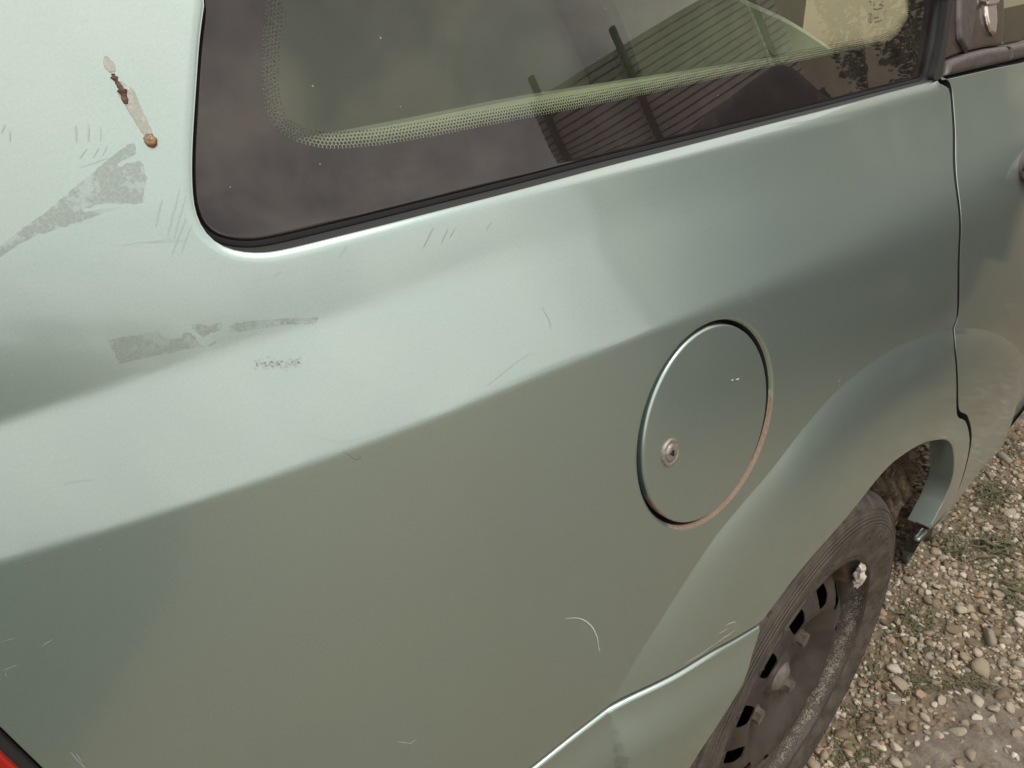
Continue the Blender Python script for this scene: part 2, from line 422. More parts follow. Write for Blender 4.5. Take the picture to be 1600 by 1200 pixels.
# seams and outlines, read off the side surface
fe = path([(950, 1106), (1000, 1018), (1100, 862), (1150, 797), (1200, 738), (1260, 661), (1320, 597), (1390, 547), (1450, 522), (1490, 513), (1540, 515), (1575, 530), (1600, 560)])
fe = np.vstack([fe, [[.78, .42], [.83, .28], [.85, .06]]])
FLARE_EDGE = spline(fe, .01)
FLARE = np.vstack([FLARE_EDGE, [[-.38, .06]]])
def hit(G, u, v, off=0.0):
    d = ray(u, v); ts = np.linspace(.1, 3, 900)
    for _ in range(3):
        P = CAM[None]+ts[:, None]*d[None]; f = P[:, 1]-base(P[:, 0], P[:, 2])-off; k = max(1, int(np.argmax(f > 0))); ts = np.linspace(ts[k-1], ts[k], 30)
    return CAM+ts[15]*d
FE = np.vstack([offset(FLARE_EDGE, k, False) for k in (-.010, -.0065, -.004, -.002, -.0008, 0, .0008, .002, .004, .0065, .010)])
GAP = spline(path([(1468, 124), (1482, 132), (1487, 145), (1491, 200), (1496, 300), (1499, 400), (1497, 490), (1490, 513), (1494, 560), (1497, 640), (1511, 655), (1517, 682), (1513, 715), (1499, 762), (1479, 800), (1462, 820)]), .006)
LIP = spline(path([(1190, 972), (1225, 925), (1262, 878), (1330, 800), (1380, 738), (1410, 712), (1440, 694), (1462, 688), (1480, 688), (1489, 700), (1491, 727), (1487, 752), (1476, 780), (1465, 802), (1452, 826)]), .006)
SEAM = spline(path([(800, 1222), (830, 1200), (890, 1152), (942, 1112), (1000, 1080), (1100, 1026), (1150, 998), (1190, 974)]), .006)
WIN = [(322, 0), (314, 60), (308, 140), (303, 220), (302, 280), (306, 325), (318, 357), (340, 380), (372, 393), (410, 396), (450, 390), (560, 363), (700, 327), (850, 288), (1000, 248), (1200, 196), (1350, 157), (1458, 128)]
WINL = spline(path(WIN), .005)
fc = path([(1128, 511), (1179, 530), (1200.6, 612.5), (1160, 752), (1065, 811.5), (1017.5, 783.6), (1002.6, 711), (1033, 590)])
A_ = np.stack([fc[:, 0]**2, fc[:, 1]**2, fc[:, 0], fc[:, 1]], 1); q_ = np.linalg.lstsq(A_, np.ones(8), rcond=None)[0]
FX, FZ = -q_[2]/(2*q_[0]), -q_[3]/(2*q_[1]); k_ = 1+q_[0]*FX**2+q_[1]*FZ**2; RX, RZ = math.sqrt(k_/q_[0]), math.sqrt(k_/q_[1])
def ell(s, n=140): a = np.linspace(0, 2*PI, n, endpoint=False); return np.stack([FX+(RX+s)*np.cos(a), FZ+(RZ+s)*np.sin(a)], 1)


CREASE = [np.stack([GX[(GX > -.92) & (GX < .0)][::2], l_[(GX > -.92) & (GX < .0)][::2]], 1) for l_ in (l1, l2)]
CR_PTS = np.vstack([offset(c_, k, False) for c_ in CREASE for k in (-.012, -.009, -.0065, -.0045, -.003, -.0015, 0, .0015, .003, .0045, .0065, .009, .012)])
def grimy(x, z):
    d1, _ = dist_poly(x, z, LIP, closed=False)
    front = sstep(.05, .42, x)
    dirt = np.exp(-d1/(.018+.05*front))*(.50+.45*front)+.40*sstep(.42, .12, z)*sstep(.1, .4, x)+.35*sstep(.60, .35, z)*front
    rr = np.hypot((x-FX)/RX, (z-FZ)/RZ); a = np.degrees(np.arctan2(z-FZ, x-FX))
    w = sstep(-150, -110, a)*sstep(8, -12, a)
    rust = w*sstep(1.12, 1.05, rr)*sstep(.97, 1.0, rr)*1.0
    return dict(dirt=dirt*(.15+.85*sstep(.0005, .006, d1)), rust=rust)
rust_door = lambda x, z: dict(dirt=np.clip(.50*sstep(.66, .42, z)+.45*sstep(.9, .3, z)*.4, 0, 1)+0*x, rust=0*x)

top = [(-.40, 1.36), (.33, 1.36)]
win_hole = np.vstack([[(-.46, 1.345)], [(-.50, 1.325)], [(-.515, 1.29)], WINL, [at(1463, 121), at(1468, 100), at(1484, 0)], [(.305, 1.18)], [(.345, 1.30)], [(.345, 1.33)], [(.325, 1.345)]])
win_hole = resample(win_hole, .0045, True)
gq = offset(GAP, -.0038, False); gd = offset(GAP, .0044, False)     # GAP runs downwards: left of travel is the door side
if gq[5, 0] > gd[5, 0]: gq, gd = gd, gq
sq = offset(SEAM, .0016, False); sb = offset(SEAM, -.0016, False)
lampA, lampB = np.array(at(0, 1136)), np.array(at(66, 1200)); ld = (lampB-lampA)/np.linalg.norm(lampB-lampA)
lt, lb = lampA-ld*.12, lampB+ld*.10
quarter = np.vstack([[(-.93, 1.40), (-.93, .965), lt+[-.02, .012], lt+[-.004, .004]], resample([lt, lb], .006)[1:], [(-.62, .665)], sq, LIP, [at(1457, 824)], gq[::-1][1:], [at(1466, 124)],
                     [at(1471, 118)], [at(1489, -5)], [(.325, 1.18)], [(.362, 1.30)], [(.37, 1.40)]])
quarter = resample(quarter, .0045, True)

pocket = ell(.0037)
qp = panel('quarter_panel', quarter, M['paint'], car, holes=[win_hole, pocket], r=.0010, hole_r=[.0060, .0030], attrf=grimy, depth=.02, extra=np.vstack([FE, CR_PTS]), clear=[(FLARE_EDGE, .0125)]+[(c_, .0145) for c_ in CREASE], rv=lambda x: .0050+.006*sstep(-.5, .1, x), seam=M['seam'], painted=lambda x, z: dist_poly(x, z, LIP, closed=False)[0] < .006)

# fuel flap: a flat disc let into its pocket, a touch proud at the left and sunk at the upper right
fly = lambda x, z: .022*(x-FX)+.016*(z-FZ)
flap = panel('fuel_flap', ell(0), M['paint'], car, r=.0017, off=.0004, func=fly, depth=.006, attrf=lambda x, z: dict(dirt=0*x+.1, rust=.9*sstep(.975, 1.0, np.hypot((x-FX)/RX, (z-FZ)/RZ))*sstep(.0, -.6, (z-FZ)/RZ)))
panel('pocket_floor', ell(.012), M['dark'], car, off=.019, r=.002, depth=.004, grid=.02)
# lock barrel
lx, lz = at(1046, 706); ly = float(base(np.array([lx]), np.array([lz]))[0])+float(fly(lx, lz))
V, F = lathe([(.0001, -.0006), (.0035, -.0008), (.0060, -.0012), (.0068, -.0004), (.0069, .0004), (.0076, .0006), (.0090, .0002), (.0100, -.0006), (.0108, .0004), (.0112, .002)], 48)
T_ = np.array([float(bil(np.gradient(G, GZ, axis=1), lx, lz))+.016])
V = [(lx+a*.92, ly-.0008+b+c*float(T_[0]), lz+c) for a, b, c in V]
M['lock'] = simple('dusty_lock_metal', (.34, .315, .29), .45, .5, col2=(.20, .18, .16), sc=300, bump=.3, bsc=600, bd=.0005)
lock = mesh('lock_barrel', V, F, M['lock'], flap)
bm = bmesh.new(); box(bm, lx+.0004, ly-.0022, lz, .0012, .0016, .0048, .0003); box(bm, lx-.0012, ly-.0021, lz+.0006, .0028, .0012, .0010, .0002)
from_bm('keyhole', bm, M['dark'], flap)

# window: rubber seal, glass with its dotted ceramic border
glo = offset(ccw(win_hole), .0034)
panel('window_seal', win_hole, M['rubber'], car, holes=[glo], off=.0130, r=.0012, hole_r=[.0010], grid=.01, depth=.01)
FRIT = spline(np.vstack([[(-.46, 1.22)], path([(430, -60), (434, 0), (429, 60), (427, 120), (431, 160), (442, 192), (462, 214), (490, 228), (530, 236), (580, 234), (650, 225), (800, 196), (1000, 156), (1200, 111), (1300, 90), (1385, 72), (1412, 62), (1428, 44), (1438, 0)]), [(.20, 1.20)]]), .004)
fin = np.vstack([FRIT, [(.20, 1.28), (-.42, 1.28)]])
def fritattr(x, z):
    d, s = dist_poly(x, z, FRIT, closed=False); d2, _ = dist_poly(x, z, fin)
    i = inside(x, z, fin); return dict(fd=np.where(i, -np.minimum(d, 1), d), fs=s)
ex = np.vstack([offset(FRIT, k, False) for k in (-.012, -.009, -.006, -.003, 0, .003, .006, .009, .012)])
gl = panel('quarter_window', offset(ccw(win_hole), .0031), M['glass'], car, off=.0125, r=.002, grid=.008, depth=.004, attrf=fritattr, extra=ex, clear=[(FRIT, .014)])
gl['label'] = 'dusty green tinted glass with black dotted border'

# small etched approval mark near the front corner of the pane: a ringed letter and faint strokes
M['etch'] = simple('etched_glass_mark', (.10, .095, .065), .9)
def etch(pix, w, closed=False):
    P = path(pix); P = resample(P, .002, closed); n = len(P); nv = poly_normals(P, closed); y = base(P[:, 0], P[:, 1])+.0120; V = []
    for q in (P+nv*w/2, P-nv*w/2): V += [(a[0], b, a[1]) for a, b in zip(q, y)]
    m_ = n if closed else n-1; return V, [(i, (i+1) % n, n+(i+1) % n, n+i) for i in range(m_)]
V = []; F = []
for pts, cl in [([(1379.5+3.2*math.cos(a), 28.5+7.5*math.sin(a)) for a in np.linspace(0, 2*PI, 14, endpoint=False)], True), ([(1381, 25), (1378.5, 25.5), (1378.5, 32), (1381, 31.5)], False), ([(1378.5, 28.7), (1380.8, 28.3)], False),
        ([(1377, 2.5), (1381, 2), (1379.5, 9)], False), ([(1384, 3), (1384, 8.5), (1387, 8), (1387, 2.5)], False), ([(1394, 8), (1399, 1)], False), ([(1393, 7), (1400, 9)], False), ([(1384, 14), (1390, 15), (1398, 12)], False), ([(1386, 21), (1386, 28), (1391, 27), (1391, 19)], False), ([(1384, 29), (1392, 27)], False), ([(1400, 23), (1404, 15)], False), ([(1400, 24), (1401, 29)], False), ([(1386, 35), (1394, 33.5), (1397, 31)], False)]:
    v_, f_ = etch(pts, .0013, cl); F += [tuple(i+len(V) for i in q) for q in f_]; V += v_
tag(mesh('etched_mark', V, F, M['etch'], gl, smooth=False), kind='stuff')

# bumper corner below the seam
arc = spline(path([(1189, 978), (1180, 996), (1167, 1019), (1152, 1046), (1125, 1091), (1095, 1138), (1070, 1181), (1040, 1235)]), .006)
bump_o = resample(np.vstack([sb, [at(1190, 977)], arc, [(arc[-1, 0]-.03, .24)], [(-.40, .22), (-.93, .24), (-.93, .60), (-.66, .655)]]), .0045, True)
def bumpshape(x, z):
    d, _ = dist_poly(x, z, sb, closed=False)
    return -.010*sstep(.0, .055, d)+.05*np.clip(d-.09, 0, None)
panel('rear_bumper', bump_o, M['paint'], car, off=-.0020, r=.0034, func=bumpshape, depth=.02, attrf=lambda x, z: dict(dirt=.28*sstep(.58, .35, z)+0*x, rust=0*x))

# rear lamp
lo_ = offset(np.array([lt, lb]), 0, False)
nrm = np.array([ld[1], -ld[0]]); nrm = nrm if nrm[0] < 0 else -nrm
lamp_o = resample(np.vstack([lt+nrm*.0025, lb+nrm*.0025, [(-.80, .67), (-.93, .70), (-.93, .955), (-.80, .955)]]), .005, True)
panel('lamp_bezel', lamp_o, M['rubber'], car, off=.002, r=.003, depth=.012)
panel('rear_lamp', resample(offset(ccw(lamp_o)[::6], .0065), .005, True), M['lens'], car, off=-.0008, r=.003, depth=.004)

# rear door with its flare, belt moulding, frame trim and glass
dtop = spline(path([(1473, 125.5), (1480, 124), (1520, 115), (1560, 106), (1600, 98)]), .006)
door_o = resample(np.vstack([gd, [at(1475, 812)], path([(1500, 778), (1540, 725), (1600, 652)]), [(1.20, .20), (1.20, .985)], dtop[::-1]]), .0045, True)
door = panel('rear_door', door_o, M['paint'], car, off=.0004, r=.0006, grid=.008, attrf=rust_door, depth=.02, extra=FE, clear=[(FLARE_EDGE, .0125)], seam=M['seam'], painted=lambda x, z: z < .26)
ml = np.vstack([path([(1475.5, 120), (1500, 114), (1540, 104.5), (1576, 96)]), path([(1573.5, 72), (1540, 77), (1507, 85), (1480, 96), (1478, 104)])])
panel('belt_moulding', resample(ml, .004, True), M['grey_plastic'], door, off=-.004, r=.006, grid=.006, depth=.012)
ml2 = np.vstack([path([(1578, 95.5), (1600, 90)]), [(1.20, 1.00), (1.20, 1.03)], path([(1600, 67), (1576, 71.5)])])
panel('belt_moulding', resample(ml2, .004, True), M['grey_plastic'], door, off=-.004, r=.006, grid=.006, depth=.012)
ft = np.vstack([path([(1478, 94), (1483, 55), (1491, 0)]), [(.335, 1.18), (.385, 1.34), (.47, 1.34), (.42, 1.18)], path([(1574, 0), (1573.5, 40), (1572, 70), (1540, 75), (1507, 83)])])
frame = panel('door_frame', resample(ft, .005, True), M['black_plastic'], door, off=.003, r=.003, depth=.012)
rib = np.vstack([path([(1511, 84), (1520, 40), (1525, 0)]), [(.375, 1.18), (.36, 1.18)], path([(1497, 0), (1496, 30), (1498, 62)])])
panel('frame_rib', resample(rib, .004, True), M['grey_plastic'], frame, off=-.003, r=.005, grid=.006, depth=.008)
dg = np.vstack([path([(1578, 70), (1577.5, 30), (1578, 0)]), [(.43, 1.18), (.48, 1.34), (1.2, 1.34), (1.2, 1.04)], path([(1600, 66)])])
panel('door_glass', resample(dg, .006, True), M['glass_plain'], door, off=.008, r=.002, grid=.02, depth=.004)
# shield badge on the door frame
bx, bz = at(1549, 22)
def shield(s, dy, n=36):
    pts = []
    for x_, z_ in [(-.5, .55), (-.30, .62), (0, .56), (.30, .62), (.5, .55), (.46, .40), (.46, 0), (.40, -.3), (.22, -.62), (0, -.80), (-.22, -.62), (-.40, -.3), (-.46, 0), (-.46, .40)]:
        pts.append((bx+x_*s*1.05, bz+z_*s*.85))
    return np.array(pts)
sh = resample(shield(.036, 0), .0022, True)
badge = panel('shield_badge', sh, M['chrome'], frame, off=-.002, r=.0035, grid=.004, depth=.006)
badge['label'] = 'small worn chrome shield emblem'
cap = resample(shield(.036, 0)[[0, 1, 2, 3, 4, 5, 13]], .002, True)
panel('badge_crown', offset(ccw(cap), -.0022), M['chrome'], badge, off=-.005, r=.002, grid=.004, depth=.004)

# door handle (its rear end just reaches into the frame)
hx, hz = at(1592, 270); hy = float(base(np.array([hx]), np.array([hz]))[0])
hb = np.array([(hx+.098+.098*math.copysign(abs(math.cos(a))**.8, math.cos(a)), hz+.0+.024*math.copysign(abs(math.sin(a))**.8, math.sin(a))) for a in np.linspace(0, 2*PI, 60, endpoint=False)])
panel('door_handle', hb, M['grey_plastic'], door, off=-.018, r=.014, grid=.006, depth=.022)

# everything that closes the body: pocketed inner skin, floor, roof, tailgate, liner, interior
inn = resample(np.vstack([[(-.93, 1.40), (-.93, .25), (-.36, .25), (-.335, .50), (-.17, .64), (.30, .64), (.50, .50), (.56, .25), (1.2, .22), (1.2, 1.40)]]), .01, True)
wi = offset(ccw(win_hole), -.008)
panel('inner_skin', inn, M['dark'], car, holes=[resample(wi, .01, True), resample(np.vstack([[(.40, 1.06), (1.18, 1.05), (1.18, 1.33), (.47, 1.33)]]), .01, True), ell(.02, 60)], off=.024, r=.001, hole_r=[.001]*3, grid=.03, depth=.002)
tr_ = np.vstack([path([(400, 243), (500, 219), (640, 192), (800, 159), (860, 148.5), (1000, 126), (1150, 103), (1300, 80), (1420, 62), (1470, 55)], .045), [(.45, .86), (-.75, .86)]])
tr_ = resample(tr_, .008, True)
panel('load_bay_trim', tr_, M['trim'], car, off=.045, r=.004, grid=.02, depth=.012)
V = []; F = []
def slab(name, pts, th, mat, parent):
    """a flat board with thickness from four corners"""
    P_ = [Vector(p) for p in pts]; n_ = (P_[1]-P_[0]).cross(P_[3]-P_[0]).normalized()*th
    V = [*P_, *[p+n_ for p in P_]]; F = [(0, 1, 2, 3), (7, 6, 5, 4), (0, 4, 5, 1), (1, 5, 6, 2), (2, 6, 7, 3), (3, 7, 4, 0)]
    return mesh(name, V, F, mat, parent, smooth=False)
yw = 1.66
slab('load_floor', [(-.92, .30, .60), (1.2, .12, .60), (1.2, 1.56, .60), (-.92, 1.4, .60)], -.03, M['inner'], car)
slab('underbody', [(-.92, .33, .25), (1.2, .20, .22), (1.2, 1.48, .22), (-.92, 1.35, .25)], .03, M['dark'], car)
# roof: bowed sheet between the two cant rails
NX, NY = 40, 24; V = []
for i in range(NX+1):
    x_ = -.93+(1.2+.93)*i/NX; y0 = float(bil(G, x_, 1.40))
    for j in range(NY+1):
        s_ = j/NY; V.append((x_, y0+(1.68-2*y0)*s_, 1.398+.075*math.sin(PI*s_)**.7))
F = [(i*(NY+1)+j, (i+1)*(NY+1)+j, (i+1)*(NY+1)+j+1, i*(NY+1)+j+1) for i in range(NX) for j in range(NY)]
roof = mesh('roof', V, F, M['paint'], car); mesh('headliner', [(x, y, z-.028) for x, y, z in V], F, M['inner'], car)
V = []
for i in range(13):
    z_ = .25+(1.40-.25)*i/12
    for j in range(13):
        s_ = j/12; y0 = float(bil(G, -.93, z_)); V.append((-.93-.06*math.sin(PI*s_)**.6, y0+(1.68-2*y0)*s_, z_))
F = [(i*13+j, i*13+j+1, (i+1)*13+j+1, (i+1)*13+j) for i in range(12) for j in range(12)]
mesh('tailgate', V, F, M['paint'], car); mesh('tailgate_lining', [(x+.03, y, z) for x, y, z in V], F, M['inner'], car)
# added pale shape standing for the far window's light, seen through the glass
def ypl(u, v, Y): d = ray(u, v); q = CAM+d*(Y-CAM[1])/d[1]; return (q[0], q[2])
sp_ = resample(spline(np.array([ypl(u, v, .75) for u, v in [(1035, 220), (1018, 195), (992, 120), (965, 50), (945, 0), (940, -40), (1000, -75), (1090, -50), (1170, -8), (1240, 26), (1295, 62), (1330, 90), (1350, 125), (1355, 220)]]), .01), .02)
V = []; F = []; n_ = len(sp_)
for dy, ins in ((0, .02), (.015, .006), (.04, 0), (.42, 0), (.44, .012)):
    q = offset(ccw(sp_), ins); V += [(x, .75+dy, z) for x, z in q]
for k_s in range(4): F += [(k_s*n_+i, k_s*n_+(i+1) % n_, (k_s+1)*n_+(i+1) % n_, (k_s+1)*n_+i) for i in range(n_)]
cc_ = np.mean([v for v in V[:n_]], 0); V.append(cc_); F += [(len(V)-1, (i+1) % n_, i) for i in range(n_)]
mesh('far_window_light_shape', V, F, M['far_light'], car, smooth=False)
slab('interior_backdrop', [(-.9, .90, .60), (.75, .90, .60), (.75, .90, 1.36), (-.9, .90, 1.36)], .02, M['cover'], car)  # added upright board: hides the bright far window, sets the tone behind the glass
# black cover over the post between the glass and the door
pcv = np.vstack([path([(1459, 124), (1463, 127), (1471, 120.5), (1480, 60), (1489.5, -5)]), [(.322, 1.18), (.352, 1.30), (.352, 1.345), (.325, 1.345), (.325, 1.30), (.295, 1.18)], path([(1481, 0), (1473, 60), (1465, 100), (1459, 118)])])
panel('pillar_cover', resample(pcv, .004, True), M['rubber'], car, off=-.0012, r=.0012, grid=.01, depth=.006)

# arch lip return and muddy liner
M['liner'] = None
t = MT('mud_caked_wheel_arch'); hair = t.noise(220, 6, .75, stretch=(1, .5, 3)); clump = t.noise(38, 8, .7)
M['liner'] = t.end(t.pbr(t.mix(t.rng(clump, .35, .7), t.mix(t.rng(hair, .35, .6), (.06, .043, .028), (.28, .21, .135)), (.40, .32, .215)), .95, nrm=t.bump(t.math('ADD', clump, t.math('MULTIPLY', hair, .5)), 1, .02)))
lipy = base(LIP[:, 0], LIP[:, 1])+.0035
V = []; n_ = len(LIP)
for k, (dd, sh_) in enumerate([(.0165, 0), (.022, .001), (.025, .001), (.028, .000)]):
    q = offset(LIP, -.0005, False); V += [(q[i, 0], lipy[i]+dd, q[i, 1]) for i in range(n_)]
F = [(k*n_+i, k*n_+i+1, (k+1)*n_+i+1, (k+1)*n_+i) for k in range(3) for i in range(n_-1)]
mesh('arch_return', V, F, M['paint'], car, attrs=dict(dirt=[.15]*len(V), rust=[0]*len(V)))
# liner: an arch-shaped shell further in, roughened
AL = np.vstack([[(-.36, .20)], [(-.33, .40)], LIP[::3], [(.50, .245), (.60, .15)]]); AL = resample(spline(AL, .01), .008); ln = poly_normals(AL, False)
V = []; ny = 46
for j in range(ny):
    yy = .030+j*.0069
    for i in range(len(AL)):
        h_ = .010*(math.sin(i*1.7+j*.9)*math.sin(j*1.3+i*.37))+.008*math.sin(i*.31+2)*math.cos(j*.27)
        V.append((AL[i, 0]+ln[i, 0]*(.004-h_)*-1, yy, AL[i, 1]+.004*0+ln[i, 1]*(.004-h_)*-1))
k = len(AL); F = [(j*k+i, j*k+i+1, (j+1)*k+i+1, (j+1)*k+i) for j in range(ny-1) for i in range(k-1)]
mesh('wheel_arch_liner', V, F, M['liner'], car)
slab('inner_wheel_house', [(-.5, .345, .1), (.6, .345, .1), (.6, .345, .7), (-.5, .345, .7)], .01, M['liner'], car)
# fibres of dried grass and mud hanging in the arch
V = []; F = []
for _ in range(900):
    i = RNG.integers(int(k*.45), int(k*.88)); y0 = RNG.uniform(.06, .26); p0 = np.array([AL[i, 0], y0, AL[i, 1]-.004]); d = np.array([RNG.normal(0, .5), RNG.normal(0, .5), -abs(RNG.normal(.3, .5))]); d /= np.linalg.norm(d)
    Ln = RNG.uniform(.008, .028); w_ = np.cross(d, RNG.normal(size=3)); w_ /= np.linalg.norm(w_); w_ *= RNG.uniform(.0003, .0008); md = p0+d*Ln*.5+RNG.normal(0, .002, 3); e_ = p0+d*Ln+RNG.normal(0, .004, 3); b_ = len(V)
    V += [p0-w_, p0+w_, md+w_, md-w_, e_]; F += [(b_, b_+1, b_+2, b_+3), (b_+3, b_+2, b_+4)]
M['fibre'] = simple('dry_mud_fibres', (.22, .165, .10), .9, col2=(.36, .29, .19), sc=70)
tag(mesh('mud_fibres', V, F, M['fibre'], car, smooth=False), kind='stuff')
# end of the sill behind the arch lip
s0 = LIP[-1]; sy = float(base(np.array([s0[0]]), np.array([s0[1]]))[0])
pts = path([(1449, 829), (1440, 843), (1425, 868), (1411, 893)], .028)
V = []; prof = [(0, 0), (.004, .0), (.03, .0), (.055, -.002)]
P3 = [np.array(hit(G, *q, .012+.012*i)) for i, q in enumerate([(1450, 828), (1441, 842), (1427, 866), (1411, 893)])]
P4 = [np.array(hit(G, *q, .062)) for q in [(1449, 806), (1436, 822), (1424, 838), (1410, 858)]]
V = [*P3, *P4]; F = [(i, i+1, 5+i, 4+i) for i in range(3)]
n0 = len(V); X2 = [p+np.array([.9, .014, -.03]) for p in P3[:1]]+[p+np.array([.9, .012, -.045-.0*i]) for i, p in enumerate(P3[1:])]
V += X2; F += [(i, n0+i, n0+i+1, i+1) for i in range(3)]
V.append(P4[3]+np.array([.9, 0, -.04])); F.append((3, n0+3, n0+4, 7))
mesh('sill', V, F, M['paint'], car, smooth=False, attrs=dict(dirt=[.12]*len(V), rust=[0]*len(V)))
bm = bmesh.new(); q_ = Vector(hit(G, 1440, 842, .006)); box(bm, q_.x+.012, q_.y+.006, q_.z-.003, .034, .010, .007, .003, Matrix.Rotation(R(4), 4, 'Y'))
from_bm('sill_clip', bm, M['paint'], car, True)

# ------------------------------------------------------------------ wheel
WX, WY, WZ = 0.0, .006, .290
t = MT('dusty_worn_tyre_rubber'); nn_ = t.noise(30, 8, .7); sp_ = t.noise(500, 3, .7)
xyz = t.n('ShaderNodeSeparateXYZ'); t.t.links.new(t.obj(), xyz.inputs[0]); rr0 = t.math('SQRT', t.math('ADD', t.math('MULTIPLY', xyz.outputs[0], xyz.outputs[0]), t.math('MULTIPLY', xyz.outputs[2], xyz.outputs[2])))
ribs = t.math('MULTIPLY', t.math('SINE', t.math('MULTIPLY', rr0, 1500.0)), t.math('MULTIPLY', t.rng(rr0, .242, .246), t.rng(rr0, .262, .258)))
M['tyre'] = t.end(t.pbr(t.mix(t.rng(sp_, .62, .8, 0, .5), t.mix(t.rng(nn_, .3, .7), (.034, .029, .024), (.088, .074, .058)), (.26, .23, .19)), t.rng(nn_, .3, .7, .55, .85), nrm=t.bump(ribs, .8, .0012, t.bump(t.math('ADD', t.noise(160, 8, .7), sp_), .5, .0012))))
t = MT('dusty_black_steel_rim'); nn_ = t.noise(22, 8, .65); sp_ = t.noise(420, 4, .75); mud = t.attr('dirt')
c_ = t.mix(t.rng(nn_, .3, .7), (.026, .022, .019), (.058, .049, .040))
mm_ = t.rng(t.math('ADD', mud, t.math('MULTIPLY', t.math('SUBTRACT', t.math('ADD', t.math('MULTIPLY', sp_, .6), t.math('MULTIPLY', t.noise(60, 8, .8), .4)), .5), 1.7)), .42, .58)
c_ = t.mix(mm_, c_, (.22, .20, .165)); rr_ = t.rng(t.math('ADD', t.attr('rust'), t.math('MULTIPLY', t.math('SUBTRACT', nn_, .5), 1.2)), .4, .8); c_ = t.mix(rr_, c_, (.16, .095, .045))
M['rim'] = t.end(t.pbr(c_, .52, .15, nrm=t.bump(t.math('ADD', sp_, t.math('MULTIPLY', mm_, 2)), .5, .001)))
wheel = empty('wheel', (WX, WY, WZ)); wheel.parent = car
prof = [(.186, .022), (.191, .008), (.197, .0035), (.203, .0055), (.211, .0030), (.222, .0000), (.236, -.0045), (.248, -.0058), (.258, -.002), (.266, .003), (.2685, .0035), (.272, .007), (.277, .0125), (.2800, .018), (.2815, .026), (.2825, .036), (.2790, .0385), (.2790, .0435), (.2830, .046), (.2835, .060), (.2835, .072), (.2780, .075), (.2780, .081), (.2835, .084), (.2835, .110), (.2780, .112), (.2780, .118), (.2830, .120), (.2825, .135), (.2790, .152), (.268, .168), (.24, .176), (.20, .168), (.186, .15)]
SEG = 480
def tmod(i, k, a):
    r_, y = prof[k]; d_ = 0
    if 11 <= k <= 15 or 18 <= k <= 20:                     # sipes and shoulder grooves
        ph = i % 12
        if ph in (0, 1) and k <= 15: d_ -= .007
        elif ph == 6 and 12 <= k <= 14: d_ -= .0022
        elif k >= 18 and (i+3) % 12 in (0, 1): d_ -= .004
    if k in (6, 7) and i % 40 < 3: d_ += .0008
    return d_
V, F = lathe(prof, SEG, tmod)
tyre = mesh('tyre', V, F, M['tyre'], wheel)
# the fine moulded ring and ticks on the sidewall
V, F = lathe([(.2640, .0015), (.2652, .0004), (.2664, .0008), (.2668, .0030)], 200); mesh('tyre_ring', V, F, M['tyre'], wheel)
bm = bmesh.new()
for a in np.arange(0, 360, 13):
    for s_ in (-1, 1): box(bm, .232*math.cos(R(a+s_*.6)), -.0076, .232*math.sin(R(a+s_*.6)), .010, .0012, .0012, 0, Matrix.Rotation(R(-a+35*s_), 4, 'Y'))
from_bm('sidewall_marks', bm, M['tyre'], wheel)['kind'] = 'stuff'
# rim: lip, well, dished disc with ten round-ended vents
rp = [(.1955, .012), (.1965, .0055), (.1945, .0020), (.1915, .0022), (.1895, .006), (.188, .014), (.1835, .021), (.178, .023), (.1735, .026), (.171, .036), (.1675, .060), (.165, .062), (.1625, .048)]
V, F = lathe(rp, 160)
an = [math.degrees(math.atan2(v[2], v[0])) for v in V]; rad = [math.hypot(v[0], v[2]) for v in V]
def rdirt(r_, a_): return (.30*math.exp(-((r_-.177)/.010)**2)+.36*math.exp(-((r_-.187)/.0035)**2))*(.5+.5*math.cos(R(a_+45)))+.12
rim = mesh('rim', V, F, M['rim'], wheel, attrs=dict(dirt=[rdirt(r_, a_) for r_, a_ in zip(rad, an)], rust=[.55*math.exp(-((r_-.171)/.01)**2)*(a_ > 20) for r_, a_ in zip(rad, an)]))
def disc_y(r_):
    return float(np.interp(r_, [0, .028, .032, .045, .068, .078, .100, .112, .122, .135, .150, .163], [.030, .030, .037, .038, .038, .034, .0185, .0122, .0105, .0150, .0270, .045]))
outer = [(.1625*math.cos(a), .1625*math.sin(a)) for a in np.linspace(0, 2*PI, 160, endpoint=False)]
holes = []
for k in range(12):
    a = R(97+30*k); c_, s_ = .133*math.cos(a), .133*math.sin(a); H = []
    for b_ in np.linspace(0, 2*PI, 28, endpoint=False):
        u_, v_ = .0175*math.cos(b_), .0165*math.sin(b_)*(1+.10*math.cos(b_))
        H.append((c_+u_*math.cos(a)-v_*math.sin(a), s_+u_*math.sin(a)+v_*math.cos(a)))
    holes.append(np.array(H))
